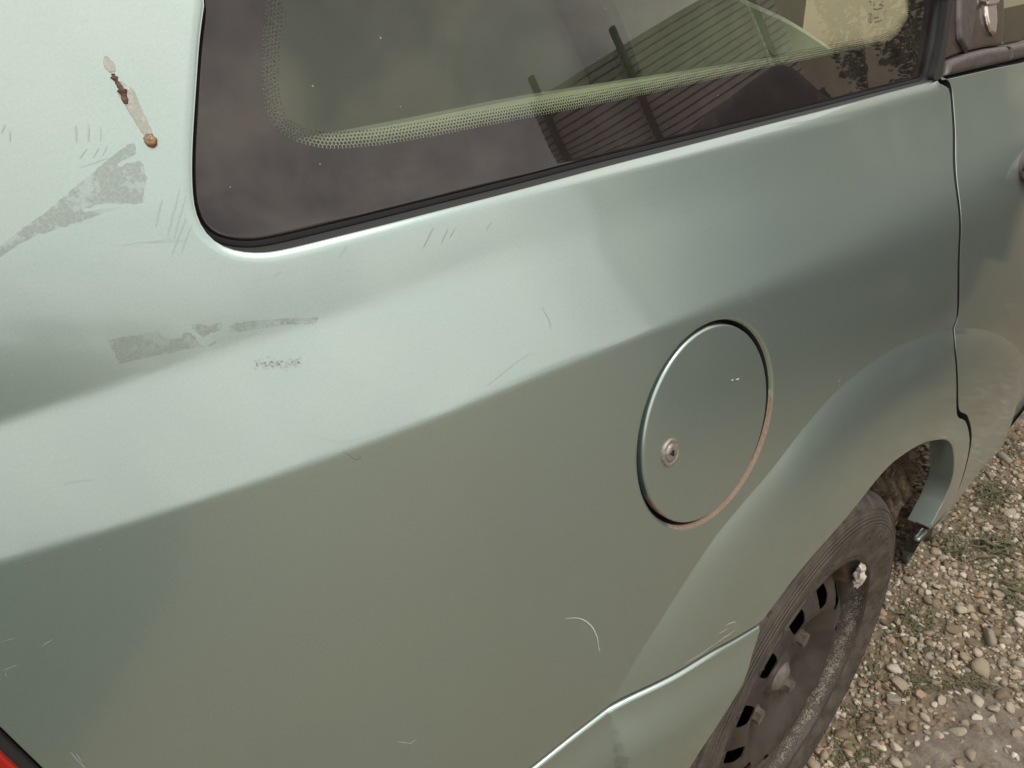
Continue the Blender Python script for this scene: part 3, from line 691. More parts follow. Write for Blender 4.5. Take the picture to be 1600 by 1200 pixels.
def disc(name, outer, holes, yf, mat, parent, off=0):
    loops = [np.array(outer)]+[h[::-1] for h in holes]; pts = []; ed = []; n0 = 0
    for lp in loops:
        kk = len(lp); pts.append(lp); ed += [(n0+i, n0+(i+1) % kk) for i in range(kk)]; n0 += kk
    fr = [offset(lp, .0022) for lp in loops[1:]]+[[(r_*math.cos(a+r_*99), r_*math.sin(a+r_*99)) for a in np.linspace(0, 2*PI, max(8, int(2*PI*r_/.0045)), endpoint=False)] for r_ in np.arange(.004, .160, .0038)]
    fr = np.vstack(fr); ok = inside(fr[:, 0], fr[:, 1], loops[0])
    for h in holes:
        d, _ = dist_poly(fr[:, 0], fr[:, 1], h); ok &= ~inside(fr[:, 0], fr[:, 1], h) & (d > .0018)
    P = np.vstack(pts+[fr[ok]]); vo, _, fo, *_ = delaunay_2d_cdt([Vector(q) for q in P], ed, [], 0, 1e-7)
    V2 = np.array([(v.x, v.y) for v in vo]); T = np.array(fo); c = V2[T].mean(1); ok = inside(c[:, 0], c[:, 1], loops[0])
    for h in holes: ok &= ~inside(c[:, 0], c[:, 1], h)
    T = T[ok]
    dh = np.full(len(V2), 1.0)
    for h in holes: d, _ = dist_poly(V2[:, 0], V2[:, 1], h); dh = np.minimum(dh, d)
    V = [(x, yf(math.hypot(x, z)), z) for (x, z), q in zip(V2, dh)]; F = [tuple(q) for q in T]; n0 = len(V)
    for lp in loops[1:]:
        kk = len(lp)
        for dd in (0, .0018): V += [(x, yf(math.hypot(x, z))+dd, z) for x, z in lp]
        F += [(n0+i, n0+(i+1) % kk, n0+kk+(i+1) % kk, n0+kk+i) for i in range(kk)]; n0 += 2*kk
    rd = [math.hypot(v[0], v[2]) for v in V]
    return mesh(name, V, F, mat, parent, attrs=dict(dirt=[.14+.10*math.exp(-((r_-.160)/.005)**2) for r_ in rd], rust=[.22*math.exp(-((r_-.03)/.012)**2)+.5*math.exp(-((r_-.158)/.006)**2) for r_ in rd]))
disc('rim_disc', outer, holes, disc_y, M['rim'], wheel)
M['hub'] = simple('grey_hub_grease', (.10, .095, .088), .6, .3, col2=(.17, .16, .14), sc=90, bump=.4, bsc=200)
V, F = lathe([(.0001, .0215), (.009, .0220), (.016, .0245), (.020, .028), (.023, .031), (.026, .033), (.030, .040)], 48)
mesh('hub_cap', V, F, M['hub'], wheel)
M['nut'] = simple('dirty_wheel_bolt', (.085, .072, .064), .6, .4, col2=(.17, .145, .125), sc=120, bump=.4, bsc=300)
nut_me = None
for a in (33, -55, -147, 123):
    bm = bmesh.new(); bmesh.ops.create_cone(bm, cap_ends=True, segments=6, radius1=.0112, radius2=.0104, depth=.012, matrix=Matrix.Rotation(PI/2, 4, 'X'))
    bmesh.ops.create_cone(bm, cap_ends=True, segments=24, radius1=.0135, radius2=.0125, depth=.005, matrix=Matrix.Translation((0, .0065, 0))@Matrix.Rotation(PI/2, 4, 'X'))
    if nut_me is None:
        o = from_bm('lug_nut', bm, M['nut'], wheel); nut_me = o.data
    else:
        bm.free(); o = bpy.data.objects.new('lug_nut', nut_me); COL.objects.link(o); o.parent = wheel
    o.location = (.060*math.cos(R(a)), .0300, .060*math.sin(R(a))); o.rotation_euler = (0, R(-a+12), 0)
# balance weights and dried filler stuck to the rim lip
M['chalk'] = simple('chalky_lead_weight', (.50, .46, .40), .8, col2=(.66, .62, .55), sc=120, bump=.5, bsc=250, bd=.001)
V, F = [], []
for c_, s_, in [((27.0, .182, .011), (.020, .008, .010)), ((37, .186, .007), (.017, .005, .007)), ((21, .180, .014), (.009, .006, .009))]:
    bm = bmesh.new(); bmesh.ops.create_icosphere(bm, subdivisions=3, radius=1)
    for v in bm.verts:
        q = v.co*2.1; v.co *= .86+.22*math.sin(q.x*2.3+c_[0])*math.cos(q.y*2.9)+.12*math.sin(q.z*5+q.x*4)
    a = R(c_[0]); mt = Matrix.Translation((c_[1]*math.cos(a), c_[2], c_[1]*math.sin(a)))@Matrix.Rotation(-a+PI/2, 4, 'Y')@Matrix.Diagonal((*s_, 1))
    bm.transform(mt); from_bm('balance_weight', bm, M['chalk'], wheel, True)
# brake drum behind the vents
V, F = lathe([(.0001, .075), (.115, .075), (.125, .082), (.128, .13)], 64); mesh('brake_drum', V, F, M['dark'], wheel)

# ------------------------------------------------------------------ marks on the paint: thin residues that lie on the skin
def on_skin(P, lift, extra=None):
    P = np.asarray(P); y = base(P[:, 0], P[:, 1]); return np.stack([P[:, 0], y-lift, P[:, 1]], 1)
def sheet(name, pix, mat, parent, lift=.0002, th=.00025, jag=.00013, seed=0):
    P = path(pix); P = ccw(resample(P, .0012, True)); rg = np.random.default_rng(seed); P = P+poly_normals(P)*smooth1(rg.normal(0, jag*1.6, len(P)), 1)[:, None]
    lo = P.min(0); hi = P.max(0); gx, gz = np.meshgrid(np.arange(lo[0], hi[0], .003), np.arange(lo[1], hi[1], .003)); g = np.stack([gx.ravel(), gz.ravel()], 1)
    d, _ = dist_poly(g[:, 0], g[:, 1], P); g = g[inside(g[:, 0], g[:, 1], P) & (d > .001)]
    A = np.vstack([P, g]); n = len(P); vo, _, fo, *_ = delaunay_2d_cdt([Vector(q) for q in A], [(i, (i+1) % n) for i in range(n)], [], 0, 1e-7)
    V2 = np.array([(v.x, v.y) for v in vo]); T = np.array(fo); c = V2[T].mean(1); T = T[inside(c[:, 0], c[:, 1], P)]
    V = on_skin(V2, lift); e = 3e-4; fx = (base(V2[:, 0]+e, V2[:, 1])-base(V2[:, 0]-e, V2[:, 1]))/(2*e); fz = (base(V2[:, 0], V2[:, 1]+e)-base(V2[:, 0], V2[:, 1]-e))/(2*e)
    nn = np.stack([fx, -np.ones_like(fx), fz], 1); nn /= np.linalg.norm(nn, axis=1)[:, None]
    return mesh(name, V, T, mat, parent, normals=nn)
t = MT('brittle_tape_residue'); tr = t.n('ShaderNodeBsdfTransparent')
ck = t.voro(420, feat='DISTANCE_TO_EDGE'); wn = t.noise(90, 6, .7)
al = t.math('MULTIPLY', t.rng(ck, .0, .10, .20, .42), t.rng(wn, .42, .50, .25, 1.0))
sh_ = t.pbr(t.mix(wn, (.30, .34, .32), (.36, .40, .38)), .5, .6)
ms = t.n('ShaderNodeMixShader'); t.put(ms.inputs[0], al); t.put(ms.inputs[1], tr.outputs[0]); t.put(ms.inputs[2], sh_); M['residue'] = t.end(ms.outputs[0])
sheet('tape_residue', [(-14, 394), (35, 357), (75, 328), (120, 290), (125, 285), (154, 262), (180, 240), (207, 221), (214, 239), (196, 249), (182, 256), (184, 261), (200, 255), (218, 250), (223, 255), (229, 279), (222, 318), (196, 318), (160, 318), (128, 328), (130, 332), (160, 326), (190, 323), (150, 337), (108, 352), (60, 366), (30, 381), (-14, 412)], M['residue'], qp, seed=1)
sheet('tape_residue', [(168, 531), (200, 525), (232, 521), (248, 516), (252, 526), (264, 529), (282, 528), (290, 518), (304, 524), (310, 538), (320, 540), (296, 545), (262, 552), (222, 560), (186, 569), (178, 552)], M['residue'], qp, seed=2)
sheet('tape_residue', [(296, 506), (312, 505), (325, 510), (346, 502), (347, 514), (330, 521), (316, 526), (306, 518)], M['residue'], qp, seed=3)
sheet('tape_residue', [(357, 514), (362, 506), (400, 500), (450, 497), (499, 496), (492, 506), (450, 507), (400, 515), (360, 519)], M['residue'], qp, seed=4)
sheet('tape_residue', [(322, 539), (338, 532), (340, 535), (326, 541)], M['residue'], qp, seed=5)
# crumbs of residue lower down
V = []; F = []
rg = np.random.default_rng(5)
for _ in range(110):
    u_ = rg.uniform(398, 470); v_ = 568+rg.normal(0, 4.0)-.04*(u_-430); p0 = np.array(at(u_, v_)); k0 = len(V); r_ = rg.uniform(.0002, .0007)
    q = [p0+r_*np.array([math.cos(a)*rg.uniform(.6, 1.3), math.sin(a)*rg.uniform(.6, 1.3)]) for a in (0, 1.3, 2.5, 3.8, 5)]
    V += list(on_skin(q, .0002)); F.append(tuple(range(k0, k0+5)))
M['crumb'] = simple('grey_residue_crumbs', (.29, .34, .31), .8)
tag(mesh('residue_crumbs', V, F, M['crumb'], qp, smooth=False), kind='stuff')

# dried resin run: clear smears, dark crust, amber drop
def blob_run(name, pix, radii, mat, parent, flat=.35, seg=10, bumpy=.0, seed=0):
    P = path(pix); rg = np.random.default_rng(seed); P = resample(spline(P, .0008), .0008); n = len(P)
    rr = np.interp(np.linspace(0, 1, n), np.linspace(0, 1, len(radii)), radii)*(1+rg.normal(0, bumpy, n)); nv = poly_normals(P, False); V = []; F = []
    for i in range(n):
        y = float(base(P[i:i+1, 0], P[i:i+1, 1])[0])
        for k in range(seg):
            a = 2*PI*k/seg; o_ = P[i]+nv[i]*rr[i]*math.cos(a); b_ = float(base(np.array([o_[0]]), np.array([o_[1]]))[0]) ; V.append((o_[0], b_-math.sin(a)*rr[i]*flat*(1+rg.normal(0, bumpy)), o_[1]))
    for i in range(n-1):
        for k in range(seg): F.append((i*seg+k, i*seg+(k+1) % seg, (i+1)*seg+(k+1) % seg, (i+1)*seg+k))
    F.append(tuple(range(seg))); F.append(tuple((n-1)*seg+k for k in range(seg)))
    return mesh(name, V, F, mat, parent)
t = MT('clear_dried_resin'); tr = t.n('ShaderNodeBsdfTransparent'); tr.inputs['Color'].default_value = (.9, .86, .82, 1)
sh_ = t.pbr((.62, .58, .54), .22, 0, .5, nrm=t.bump(t.noise(300, 5, .6), .4, .0006)); ms = t.n('ShaderNodeMixShader'); t.put(ms.inputs[0], t.rng(t.noise(200, 6, .75), .40, .60, .0, .50)); t.put(ms.inputs[1], tr.outputs[0]); t.put(ms.inputs[2], sh_); M['resin'] = t.end(ms.outputs[0])
M['crust'] = simple('dark_brown_crust', (.055, .028, .018), .45, col2=(.13, .07, .045), sc=500, bump=.8, bsc=900, bd=.001)
M['amber'] = simple('amber_resin_drop', (.10, .045, .020), .3, col2=(.27, .14, .06), sc=260, bump=.7, bsc=500, bd=.001, coat=.6)
blob_run('resin_smear', [(165, 88), (170, 100), (176, 113)], [.0006, .0018, .0022, .0012], M['resin'], qp, .12, seed=1)
blob_run('resin_smear', [(186, 128), (200, 150), (210, 170), (222, 192), (233, 212)], [.0010, .0034, .0030, .0026, .0024, .0020], M['resin'], qp, .16, bumpy=.05, seed=2)
blob_run('resin_crust', [(176, 115), (180, 124), (186, 133), (191, 142), (194, 151), (197, 162)], [.0006, .0016, .0008, .0015, .0012, .0017, .0013, .0017, .0008], M['crust'], qp, .6, 10, .16, 3)
blob_run('resin_drop', [(233, 209), (234.5, 216), (235.5, 223), (235.5, 230)], [.0011, .0023, .0028, .0026, .0012], M['amber'], qp, .9, 14, .06, 4)

# scratches: hair-thin raised lines and faint scuffs
def scratch(pix, w, mat, parent=qp, wob=0.0, spl=True, seed=0):
    P = path(pix); P = spline(P, .0015) if spl and len(P) > 2 else resample(P, .0015); rg = np.random.default_rng(seed)
    nv = poly_normals(P, False); n = len(P); P = P+nv*smooth1(rg.normal(0, wob, n), 2)[:n, None] if wob else P
    ww = w*np.sin(np.linspace(.12, PI-.12, n))**.5; A = on_skin(P+nv*ww[:, None]/2, .00018); B = on_skin(P-nv*ww[:, None]/2, .00018)
    V = np.vstack([A, B]); F = [(i, i+1, n+i+1, n+i) for i in range(n-1)]
    return mesh('scratch', V, F, mat, parent)
M['sc_light'] = simple('pale_scratch', (.48, .49, .44), .6); M['sc_mid'] = simple('faint_scuff', (.24, .29, .27), .6, .3); M['sc_dark'] = simple('dark_scratch', (.16, .16, .14), .7); M['sc_grey'] = simple('grey_scuff', (.31, .39, .36), .55, .6)
scratch([(882, 966), (905, 966), (922, 976), (932, 993), (935, 1010), (937, 1018)], .0008, M['sc_light'])
for a, b, w_ in [((1068, 1038), (1120, 1004), .0006), ((1120, 1004), (1148, 984), .0008), ((1134, 976), (1150, 971), .0008), ((1122, 990), (1136, 983), .0007), ((1108, 1048), (1119, 1041), .0008), ((1093, 1053), (1098, 1048), .0010)]: scratch([a, b], w_, M['sc_light'], wob=.0004)
for a, b, w_ in [((882, 1199), (893, 1188), .0010), ((1142, 594), (1146, 593.5), .0012), ((1149, 593), (1155, 591.5), .0012), ((1310, 598), (1313, 590), .0009), ((1311, 605), (1312, 600), .0008), ((952, 1150), (966, 1140), .0006), ((1205, 742), (1240, 700), .0001), ((640, 1160), (652, 1155), .0004), ((620, 1158), (645, 1162), .0003)]: scratch([a, b], w_, M['sc_light'])
for a, b, w_ in [((64, 1010), (82, 999), .0006), ((5, 1047), (28, 1038), .0006), ((8, 1050), (10, 1058), .0005), ((0, 1003), (30, 995), .0004), ((110, 1174), (124, 1192), .0010), ((118, 1176), (128, 1190), .0008), ((124, 1190), (136, 1202), .0010), ((104, 1187), (109, 1184), .0006), ((1150, 445), (1178, 478), .0005), ((118, 655), (140, 650), .00001)]: scratch([a, b], w_, M['sc_mid'], wob=.0003)
scratch([(32, 879), (50, 874), (66, 869), (74, 867)], .0006, M['sc_dark'], wob=.0003); scratch([(34, 877), (58, 873)], .0003, M['sc_dark'], wob=.0004)
scratch([(534, 706), (545, 711), (556, 719), (564, 713), (558, 713)], .0004, M['sc_dark'], wob=.0003); scratch([(480, 680), (515, 688), (545, 690), (600, 672)], .0002, M['sc_grey'])
scratch([(93, 760), (110, 754), (143, 750)], .0003, M['sc_grey'])
scratch([(760, 604), (790, 580), (822, 556), (838, 552)], .0003, M['sc_grey']); scratch([(846, 480), (858, 500), (860, 515)], .0003, M['sc_grey'])
for a, b, w_ in [((118, 196), (119, 222), .0010), ((138, 196), (138, 221), .0009), ((157, 198), (157, 220), .0005), ((2, 208), (8, 195), .0006), ((15, 205), (15, 222), .0006), ((124, 248), (136, 232), .0006), ((145, 246), (155, 231), .0006), ((160, 243), (168, 228), .0005), ((243, 355), (253, 312), .0010), ((262, 368), (280, 295), .0008), ((272, 372), (290, 305), .0007), ((268, 400), (290, 340), .0006), ((283, 395), (300, 350), .0005), ((662, 387), (678, 355), .0010), ((690, 380), (700, 358), .0007), ((703, 372), (712, 356), .0006), ((425, 434), (440, 424), .0005), ((528, 405), (543, 384), .0005), ((760, 360), (768, 347), .0005), ((180, 385), (270, 372), .0003), ((230, 380), (295, 375), .0003), ((125, 262), (190, 240), .0003)]: scratch([a, b], w_*.8, M['sc_grey'], wob=.0002)
# specks of grit along the lower window reveal
V = []; F = []
for _ in range(420):
    u_ = rg.uniform(330, 1460); vv = np.interp(u_, [q[0] for q in WIN[8:]], [q[1] for q in WIN[8:]]); p0 = np.array(at(u_, vv+rg.uniform(1, 9))); r_ = rg.uniform(.0001, .00035)*(1+max(0, u_-700)/500); k0 = len(V)
    y = float(qy[0]) if False else 0
    d_, _ = dist_poly(p0[None, 0], p0[None, 1], win_hole); q_ = max(0, .010-float(d_[0])); dy = .010-math.sqrt(max(.0001-q_*q_, 0))
    q = [p0+r_*np.array([math.cos(a)*rg.uniform(.6, 1.3), math.sin(a)*rg.uniform(.6, 1.3)]) for a in (0, 1.3, 2.5, 3.8, 5)]
    W = on_skin(q, .0004); W[:, 1] += dy; V += list(W); F.append(tuple(range(k0, k0+5)))
M['grit'] = simple('pale_grit', (.62, .62, .58), .8)
tag(mesh('window_grit', V, F, M['grit'], qp, smooth=False), kind='stuff')

# the other flank: the same skins mirrored
for o in [c for c in car.children if c.name in ('quarter_panel', 'quarter_window', 'window_seal', 'rear_bumper', 'rear_lamp', 'lamp_bezel', 'rear_door', 'door_frame', 'inner_skin', 'load_bay_trim')]:
    c = o.copy(); COL.objects.link(c); c.parent = car; c.scale = (1, -1, 1); c.location = (0, 1.68, 0)
    if 'label' in c: del c['label']
    if c.name.startswith('quarter_window'):
        c.data = c.data.copy(); c.data.materials[0] = M['glass_dark']
cw = wheel.copy(); COL.objects.link(cw); cw.parent = car; cw.location = (WX, 1.68-WY, WZ); cw.scale = (1, -1, 1)
for o in list(wheel.children):
    c = o.copy(); COL.objects.link(c); c.parent = cw
# ------------------------------------------------------------------ the ground
GZ0 = .008
t = MT('gravelly_earth'); a_ = t.noise(3, 6, .6); b_ = t.noise(60, 8, .7); vcol = t.voro(70, out='Color'); sp = t.n('ShaderNodeSeparateColor'); t.t.links.new(vcol, sp.inputs[0])
c_ = t.mix(t.rng(b_, .35, .65), (.12, .092, .058), (.25, .20, .13)); c_ = t.mix(t.rng(a_, .4, .65), c_, (.19, .15, .10))
peb = t.rng(t.voro(70), .25, .5, 1, 0); c_ = t.mix(t.math('MULTIPLY', t.math('MULTIPLY', peb, t.math('GREATER_THAN', sp.outputs[0], .45)), .8), c_, t.mix(sp.outputs[1], (.22, .17, .11), (.42, .37, .29)))
M['earth'] = t.end(t.pbr(c_, .95, nrm=t.bump(t.math('ADD', b_, t.math('MULTIPLY', peb, .6)), .8, .006)))
S = 70; V = []; F = []
xs = np.r_[-S, -20, -8, -3, np.linspace(-1.2, 2.4, 61), 4, 8, 20, S]; ys = np.r_[-S, -20, -8, -3, np.linspace(-1.6, .8, 41), 2, 4, 8, 20, S]
def gh(x, y): return GZ0+(.006*math.sin(x*5.1+y*2)*math.cos(y*4.3)+.004*math.sin(x*11+1)*math.sin(y*9))*(1 if abs(x) < 3 else 0)*min(1, max(0, (math.hypot(x, y-.08)-.12)*5))
for x in xs:
    for y in ys: V.append((x, y, gh(x, y)))
k = len(ys); F = [(i*k+j, (i+1)*k+j, (i+1)*k+j+1, i*k+j+1) for i in range(len(xs)-1) for j in range(k-1)]
ground = tag(mesh('ground', V, F, M['earth']), kind='structure')

def stone_mat(name, attr):
    t = MT(name)
    if attr: rv = t.attr('rnd')
    else: rv = t.n('ShaderNodeObjectInfo').outputs['Random']
    cr = t.n('ShaderNodeValToRGB'); t.put(cr.inputs[0], rv); el = cr.color_ramp.elements; el[0].position = 0; el[0].color = (.16, .11, .06, 1); el[1].position = 1; el[1].color = (.66, .62, .53, 1)
    for p_, c in ((.18, (.22, .175, .115)), (.36, (.31, .26, .185)), (.5, (.40, .335, .235)), (.62, (.30, .28, .245)), (.74, (.50, .445, .345)), (.88, (.68, .63, .53)), (.955, (.36, .20, .12)), (.965, (.60, .56, .48))):
        e = el.new(p_); e.color = (*c, 1)
    n_ = t.noise(55, 7, .65); c_ = t.mix(t.rng(n_, .3, .7, 0, .55), cr.outputs[0], (.19, .15, .10))
    return t.end(t.pbr(c_, .85, nrm=t.bump(t.noise(170, 6, .65), .6, .0015)))
M['stone'] = stone_mat('mixed_pebble_stone', False); M['gravel'] = stone_mat('mixed_gravel', True)
def stone_shape(sub, seed, angular=.2):
    rg = np.random.default_rng(seed); bm = bmesh.new(); bmesh.ops.create_icosphere(bm, subdivisions=sub, radius=1)
    cuts = [(Vector(rg.normal(size=3)).normalized(), rg.uniform(.48, .80)) for _ in range(11)]
    for v in bm.verts:
        p = v.co.copy()
        for n_, d_ in cuts:
            ex_ = p.dot(n_)-d_
            if ex_ > 0: p -= n_*ex_*(.88)
        p *= 1+angular*.3*math.sin(3*p.x+seed)*math.sin(4*p.y+seed*2)
        v.co = p
    V = np.array([v.co[:] for v in bm.verts]); F = np.array([[v.index for v in f.verts] for f in bm.faces]); bm.free()
    V *= np.array([1, rg.uniform(.65, .95), rg.uniform(.45, .75)]); return V/np.abs(V).max(), F
def rm(a, b, c): return np.array((Matrix.Rotation(a, 3, 'Z')@Matrix.Rotation(b, 3, 'X')@Matrix.Rotation(c, 3, 'Y')))
stone_meshes = []
for s_ in range(14):
    V, F = stone_shape(3 if s_ < 6 else 2, 40+s_); me = bpy.data.meshes.new('stone'); me.from_pydata(V.tolist(), [], F.tolist()); me.shade_smooth(); me.materials.append(M['stone']); stone_meshes.append(me)
def under(x, y): return y > .02+.0*x and False
def pix(x, y):
    q = np.array([x, y, .01])-CAM; w = q@CD; return 800+FOC*(q@CR)/w, 600-FOC*(q@CU)/w
def gpt(u, v):
    d = ray(u, v); t_ = (GZ0-CAM[2])/d[2]; return CAM+t_*d
def add_stone(x, y, s, seed=None, z=None):
    rg = RNG; o = bpy.data.objects.new('stone', stone_meshes[int(rg.integers(len(stone_meshes)))]); COL.objects.link(o); o.parent = ground
    o.scale = (s, s*rg.uniform(.8, 1), s*rg.uniform(.7, 1)); o.rotation_euler = (rg.normal(0, .25), rg.normal(0, .25), rg.uniform(0, 6.3)); o.location = (x, y, gh(x, y)+s*.30 if z is None else z)
    return o
placed = []
# the larger stones one can pick out in the photograph
for u, v, s_ in [(1490, 987, .019), (1545, 998, .026), (1500, 955, .018), (1515, 955, .016), (1560, 930, .013), (1498, 915, .011), (1520, 905, .012), (1572, 1005, .017), (1405, 1078, .017), (1397, 1052, .016), (1392, 1100, .014), (1530, 1052, .020), (1582, 1028, .011), (1596, 960, .014), (1564, 1036, .013), (1492, 1150, .015), (1398, 1172, .010), (1520, 1145, .013), (1436, 1012, .010), (1560, 1092, .013), (1575, 1110, .013), (1480, 885, .013), (1500, 885, .010), (1448, 940, .014), (1402, 975, .013), (1385, 950, .011), (1416, 910, .011), (1570, 720, .022), (1590, 675, .016), (1475, 830, .012), (1490, 800, .010), (1468, 1100, .010), (1427, 1115, .009), (1550, 890, .010), (1590, 900, .013), (1340, 1120, .008), (1372, 1132, .009)]:
    p = gpt(u, v); add_stone(p[0], p[1], s_); placed.append((p[0], p[1], s_))
tries = 0
while len(placed) < 296 and tries < 6000:
    tries += 1
    u, v = RNG.uniform(1270, 1640), RNG.uniform(650, 1240)
    if u < 1600-(v-650)*.62+RNG.normal(0, 6): continue
    p = gpt(u, v); s_ = float(np.clip(RNG.lognormal(math.log(.0088), .30), .0055, .019))
    if any((p[0]-a)**2+(p[1]-b)**2 < (.8*(s_+c))**2 for a, b, c in placed): continue
    add_stone(p[0], p[1], s_); placed.append((p[0], p[1], s_))
# small gravel, uncountable
def scatter(name, n, smin, smax, sub, area_, seed, zf=.25, mat=None):
    rg = np.random.default_rng(seed); shapes = [stone_shape(sub, 300+seed+i) for i in range(8)]; VV = []; FF = []; RN = []; n0 = 0
    for i in range(n):
        x, y = rg.uniform(area_[0], area_[1]), rg.uniform(area_[2], area_[3]); s = smin+(smax-smin)*rg.random()**2.2
        if dens(x, y) < rg.random(): continue
        V, F = shapes[i % 8]; V = (V*s)@rm(rg.uniform(0, 6.3), rg.normal(0, .4), rg.normal(0, .4)).T+np.array([x, y, gh(x, y)+s*zf]); VV.append(V); FF.append(F+n0); RN.append(np.full(len(V), rg.random())); n0 += len(V)
    V = np.vstack(VV); F = np.vstack(FF); me = bpy.data.meshes.new(name); me.vertices.add(len(V)); me.vertices.foreach_set('co', V.ravel()); me.loops.add(F.size); me.loops.foreach_set('vertex_index', F.ravel().astype(np.int32)); me.polygons.add(len(F)); me.polygons.foreach_set('loop_start', np.arange(0, F.size, 3, dtype=np.int32)); me.polygons.foreach_set('loop_total', np.full(len(F), 3, np.int32)); me.update()
    a_ = me.attributes.new('rnd', 'FLOAT', 'POINT'); a_.data.foreach_set('value', np.concatenate(RN).astype(np.float32)); me.materials.append(M['gravel']); me.validate()
    o = bpy.data.objects.new(name, me); COL.objects.link(o); return tag(o, kind='stuff')
pc = gpt(1500, 1165)
def dens(x, y):
    d_ = math.hypot((x-pc[0])/.16, (y-pc[1])/.09); b_ = .45+.55*math.sin(x*9+y*7)*math.cos(y*13-x*5); return (.12 if d_ < 1 else 1)*max(.35, min(1, .75+.5*b_))
scatter('gravel', 26000, .0016, .0065, 1, (-.05, 1.75, -.75, .35), 1)
scatter('gravel', 5600, .005, .0105, 2, (-.05, 1.75, -.75, .35), 2)
scatter('gravel', 9000, .004, .014, 1, (-2.2, 3.2, -2.6, .2), 3)
# bare trodden earth at the lower right
bm = bmesh.new(); bmesh.ops.create_icosphere(bm, subdivisions=5, radius=1)
for v in bm.verts:
    v.co.z = v.co.z*(1+.25*math.sin(v.co.x*7)*math.cos(v.co.y*6)+.1*math.sin(v.co.x*19+v.co.y*15)); r_ = 1+.12*math.sin(3*math.atan2(v.co.y, v.co.x))+.06*math.sin(7*math.atan2(v.co.y, v.co.x)); v.co.x *= r_; v.co.y *= r_
bm.transform(Matrix.Translation((pc[0], pc[1]-.02, GZ0+.001))@Matrix.Diagonal((.16, .10, .011, 1)))
t = MT('pale_packed_earth'); b_ = t.noise(40, 9, .7); M['packed'] = t.end(t.pbr(t.mix(t.rng(b_, .3, .7), (.13, .11, .085), (.27, .235, .19)), .95, nrm=t.bump(t.math('ADD', b_, t.noise(180, 6, .7)), .9, .005)))
tag(from_bm('dirt_patch', bm, M['packed'], None, True), kind='structure')

# weeds between the stones
M['leaf'] = simple('dull_weed_leaf', (.085, .085, .042), .8, col2=(.13, .12, .065), sc=60)
M['dryleaf'] = simple('dry_weed_leaf', (.13, .105, .055), .8, col2=(.085, .07, .04), sc=60)
def weed(x, y, n, L_, w_, label, seed, mat='leaf'):
    rg = np.random.default_rng(seed); o = tag(empty('weed', (x, y, GZ0)), label, 'weed', 'low weeds growing through the gravel'); V = []; F = []
    for i in range(n):
        a = rg.uniform(0, 6.3); b0 = rg.normal(0, .018, 2); d = np.array([math.cos(a), math.sin(a)]); l_ = L_*rg.uniform(.5, 1.2); up = rg.uniform(.08, .5); w2 = w_*rg.uniform(.6, 1.2); k0 = len(V); s_ = np.array([-d[1], d[0]])
        for f_, ww in ((0, .35), (.4, 1), (.75, .75), (1, .05)):
            c_ = b0+d*l_*f_; z_ = .004+l_*up*(f_-.55*f_*f_)*1.6
            for q in (-1, 0, 1): V.append((c_[0]+s_[0]*w2*ww*q, c_[1]+s_[1]*w2*ww*q, z_-(.25*w2 if q == 0 else 0)))
        for r_ in range(3):
            for q in range(2): F.append((k0+r_*3+q, k0+r_*3+q+1, k0+r_*3+q+4, k0+r_*3+q+3))
    mesh('leaves', V, F, M[mat], o); return o
for i, (u, v, n, L_, w_, lb, mt_) in enumerate([(1545, 770, 34, .030, .0025, 'low dark green weed in the gravel beside the sill', 'leaf'), (1560, 855, 34, .035, .003, 'tangled weed among pebbles at the right edge, below the upper weed', 'leaf'), (1500, 858, 26, .028, .0025, 'small straggly weed in gravel just right of the sill end', 'leaf'),
        (1440, 975, 14, .035, .003, 'flat blades of grass in gravel just right of the tyre', 'leaf'), (1420, 1000, 16, .03, .0035, 'few green leaves left of the cream pebbles, near the tyre', 'leaf'), (1590, 925, 14, .026, .004, 'broad leaved weed at the right edge among cream pebbles', 'leaf'), (1500, 1060, 20, .03, .003, 'dry brown weed beside the brown stone', 'dryleaf'), (1365, 1060, 22, .03, .004, 'small green weed right beside the lower tyre', 'leaf')]):
    p = gpt(u, v); weed(p[0], p[1], n, L_, w_, lb, 60+i, mt_)

# tiny mossy blades in patches between the stones
rg = np.random.default_rng(91); V = []; F = []
for (u, v, ru, rv_, n) in [(1550, 780, 45, 35, 500), (1565, 870, 45, 45, 650), (1490, 850, 30, 30, 260), (1430, 985, 45, 35, 420), (1590, 940, 30, 40, 260), (1420, 1075, 40, 25, 260), (1350, 1130, 30, 25, 180), (1340, 1185, 40, 20, 200), (1500, 1075, 60, 14, 240), (1585, 700, 30, 25, 200)]:
    for _ in range(n):
        p = gpt(u+rg.normal(0, ru*.5), v+rg.normal(0, rv_*.5)); a = rg.uniform(0, 6.3); l_ = rg.uniform(.003, .010); w_ = rg.uniform(.0006, .0016); d = np.array([math.cos(a), math.sin(a), rg.uniform(.1, .9)]); s_ = np.array([-d[1], d[0], 0])*w_; b0 = np.array([p[0], p[1], gh(p[0], p[1])+rg.uniform(.001, .005)]); k0 = len(V)
        V += [b0-s_, b0+s_, b0+d*l_*.6+s_, b0+d*l_*.6-s_, b0+d*l_-np.array([0, 0, l_*.3])]; F += [(k0, k0+1, k0+2, k0+3), (k0+3, k0+2, k0+4)]
tag(mesh('ground_cover', V, F, M['leaf'], smooth=False), kind='stuff')

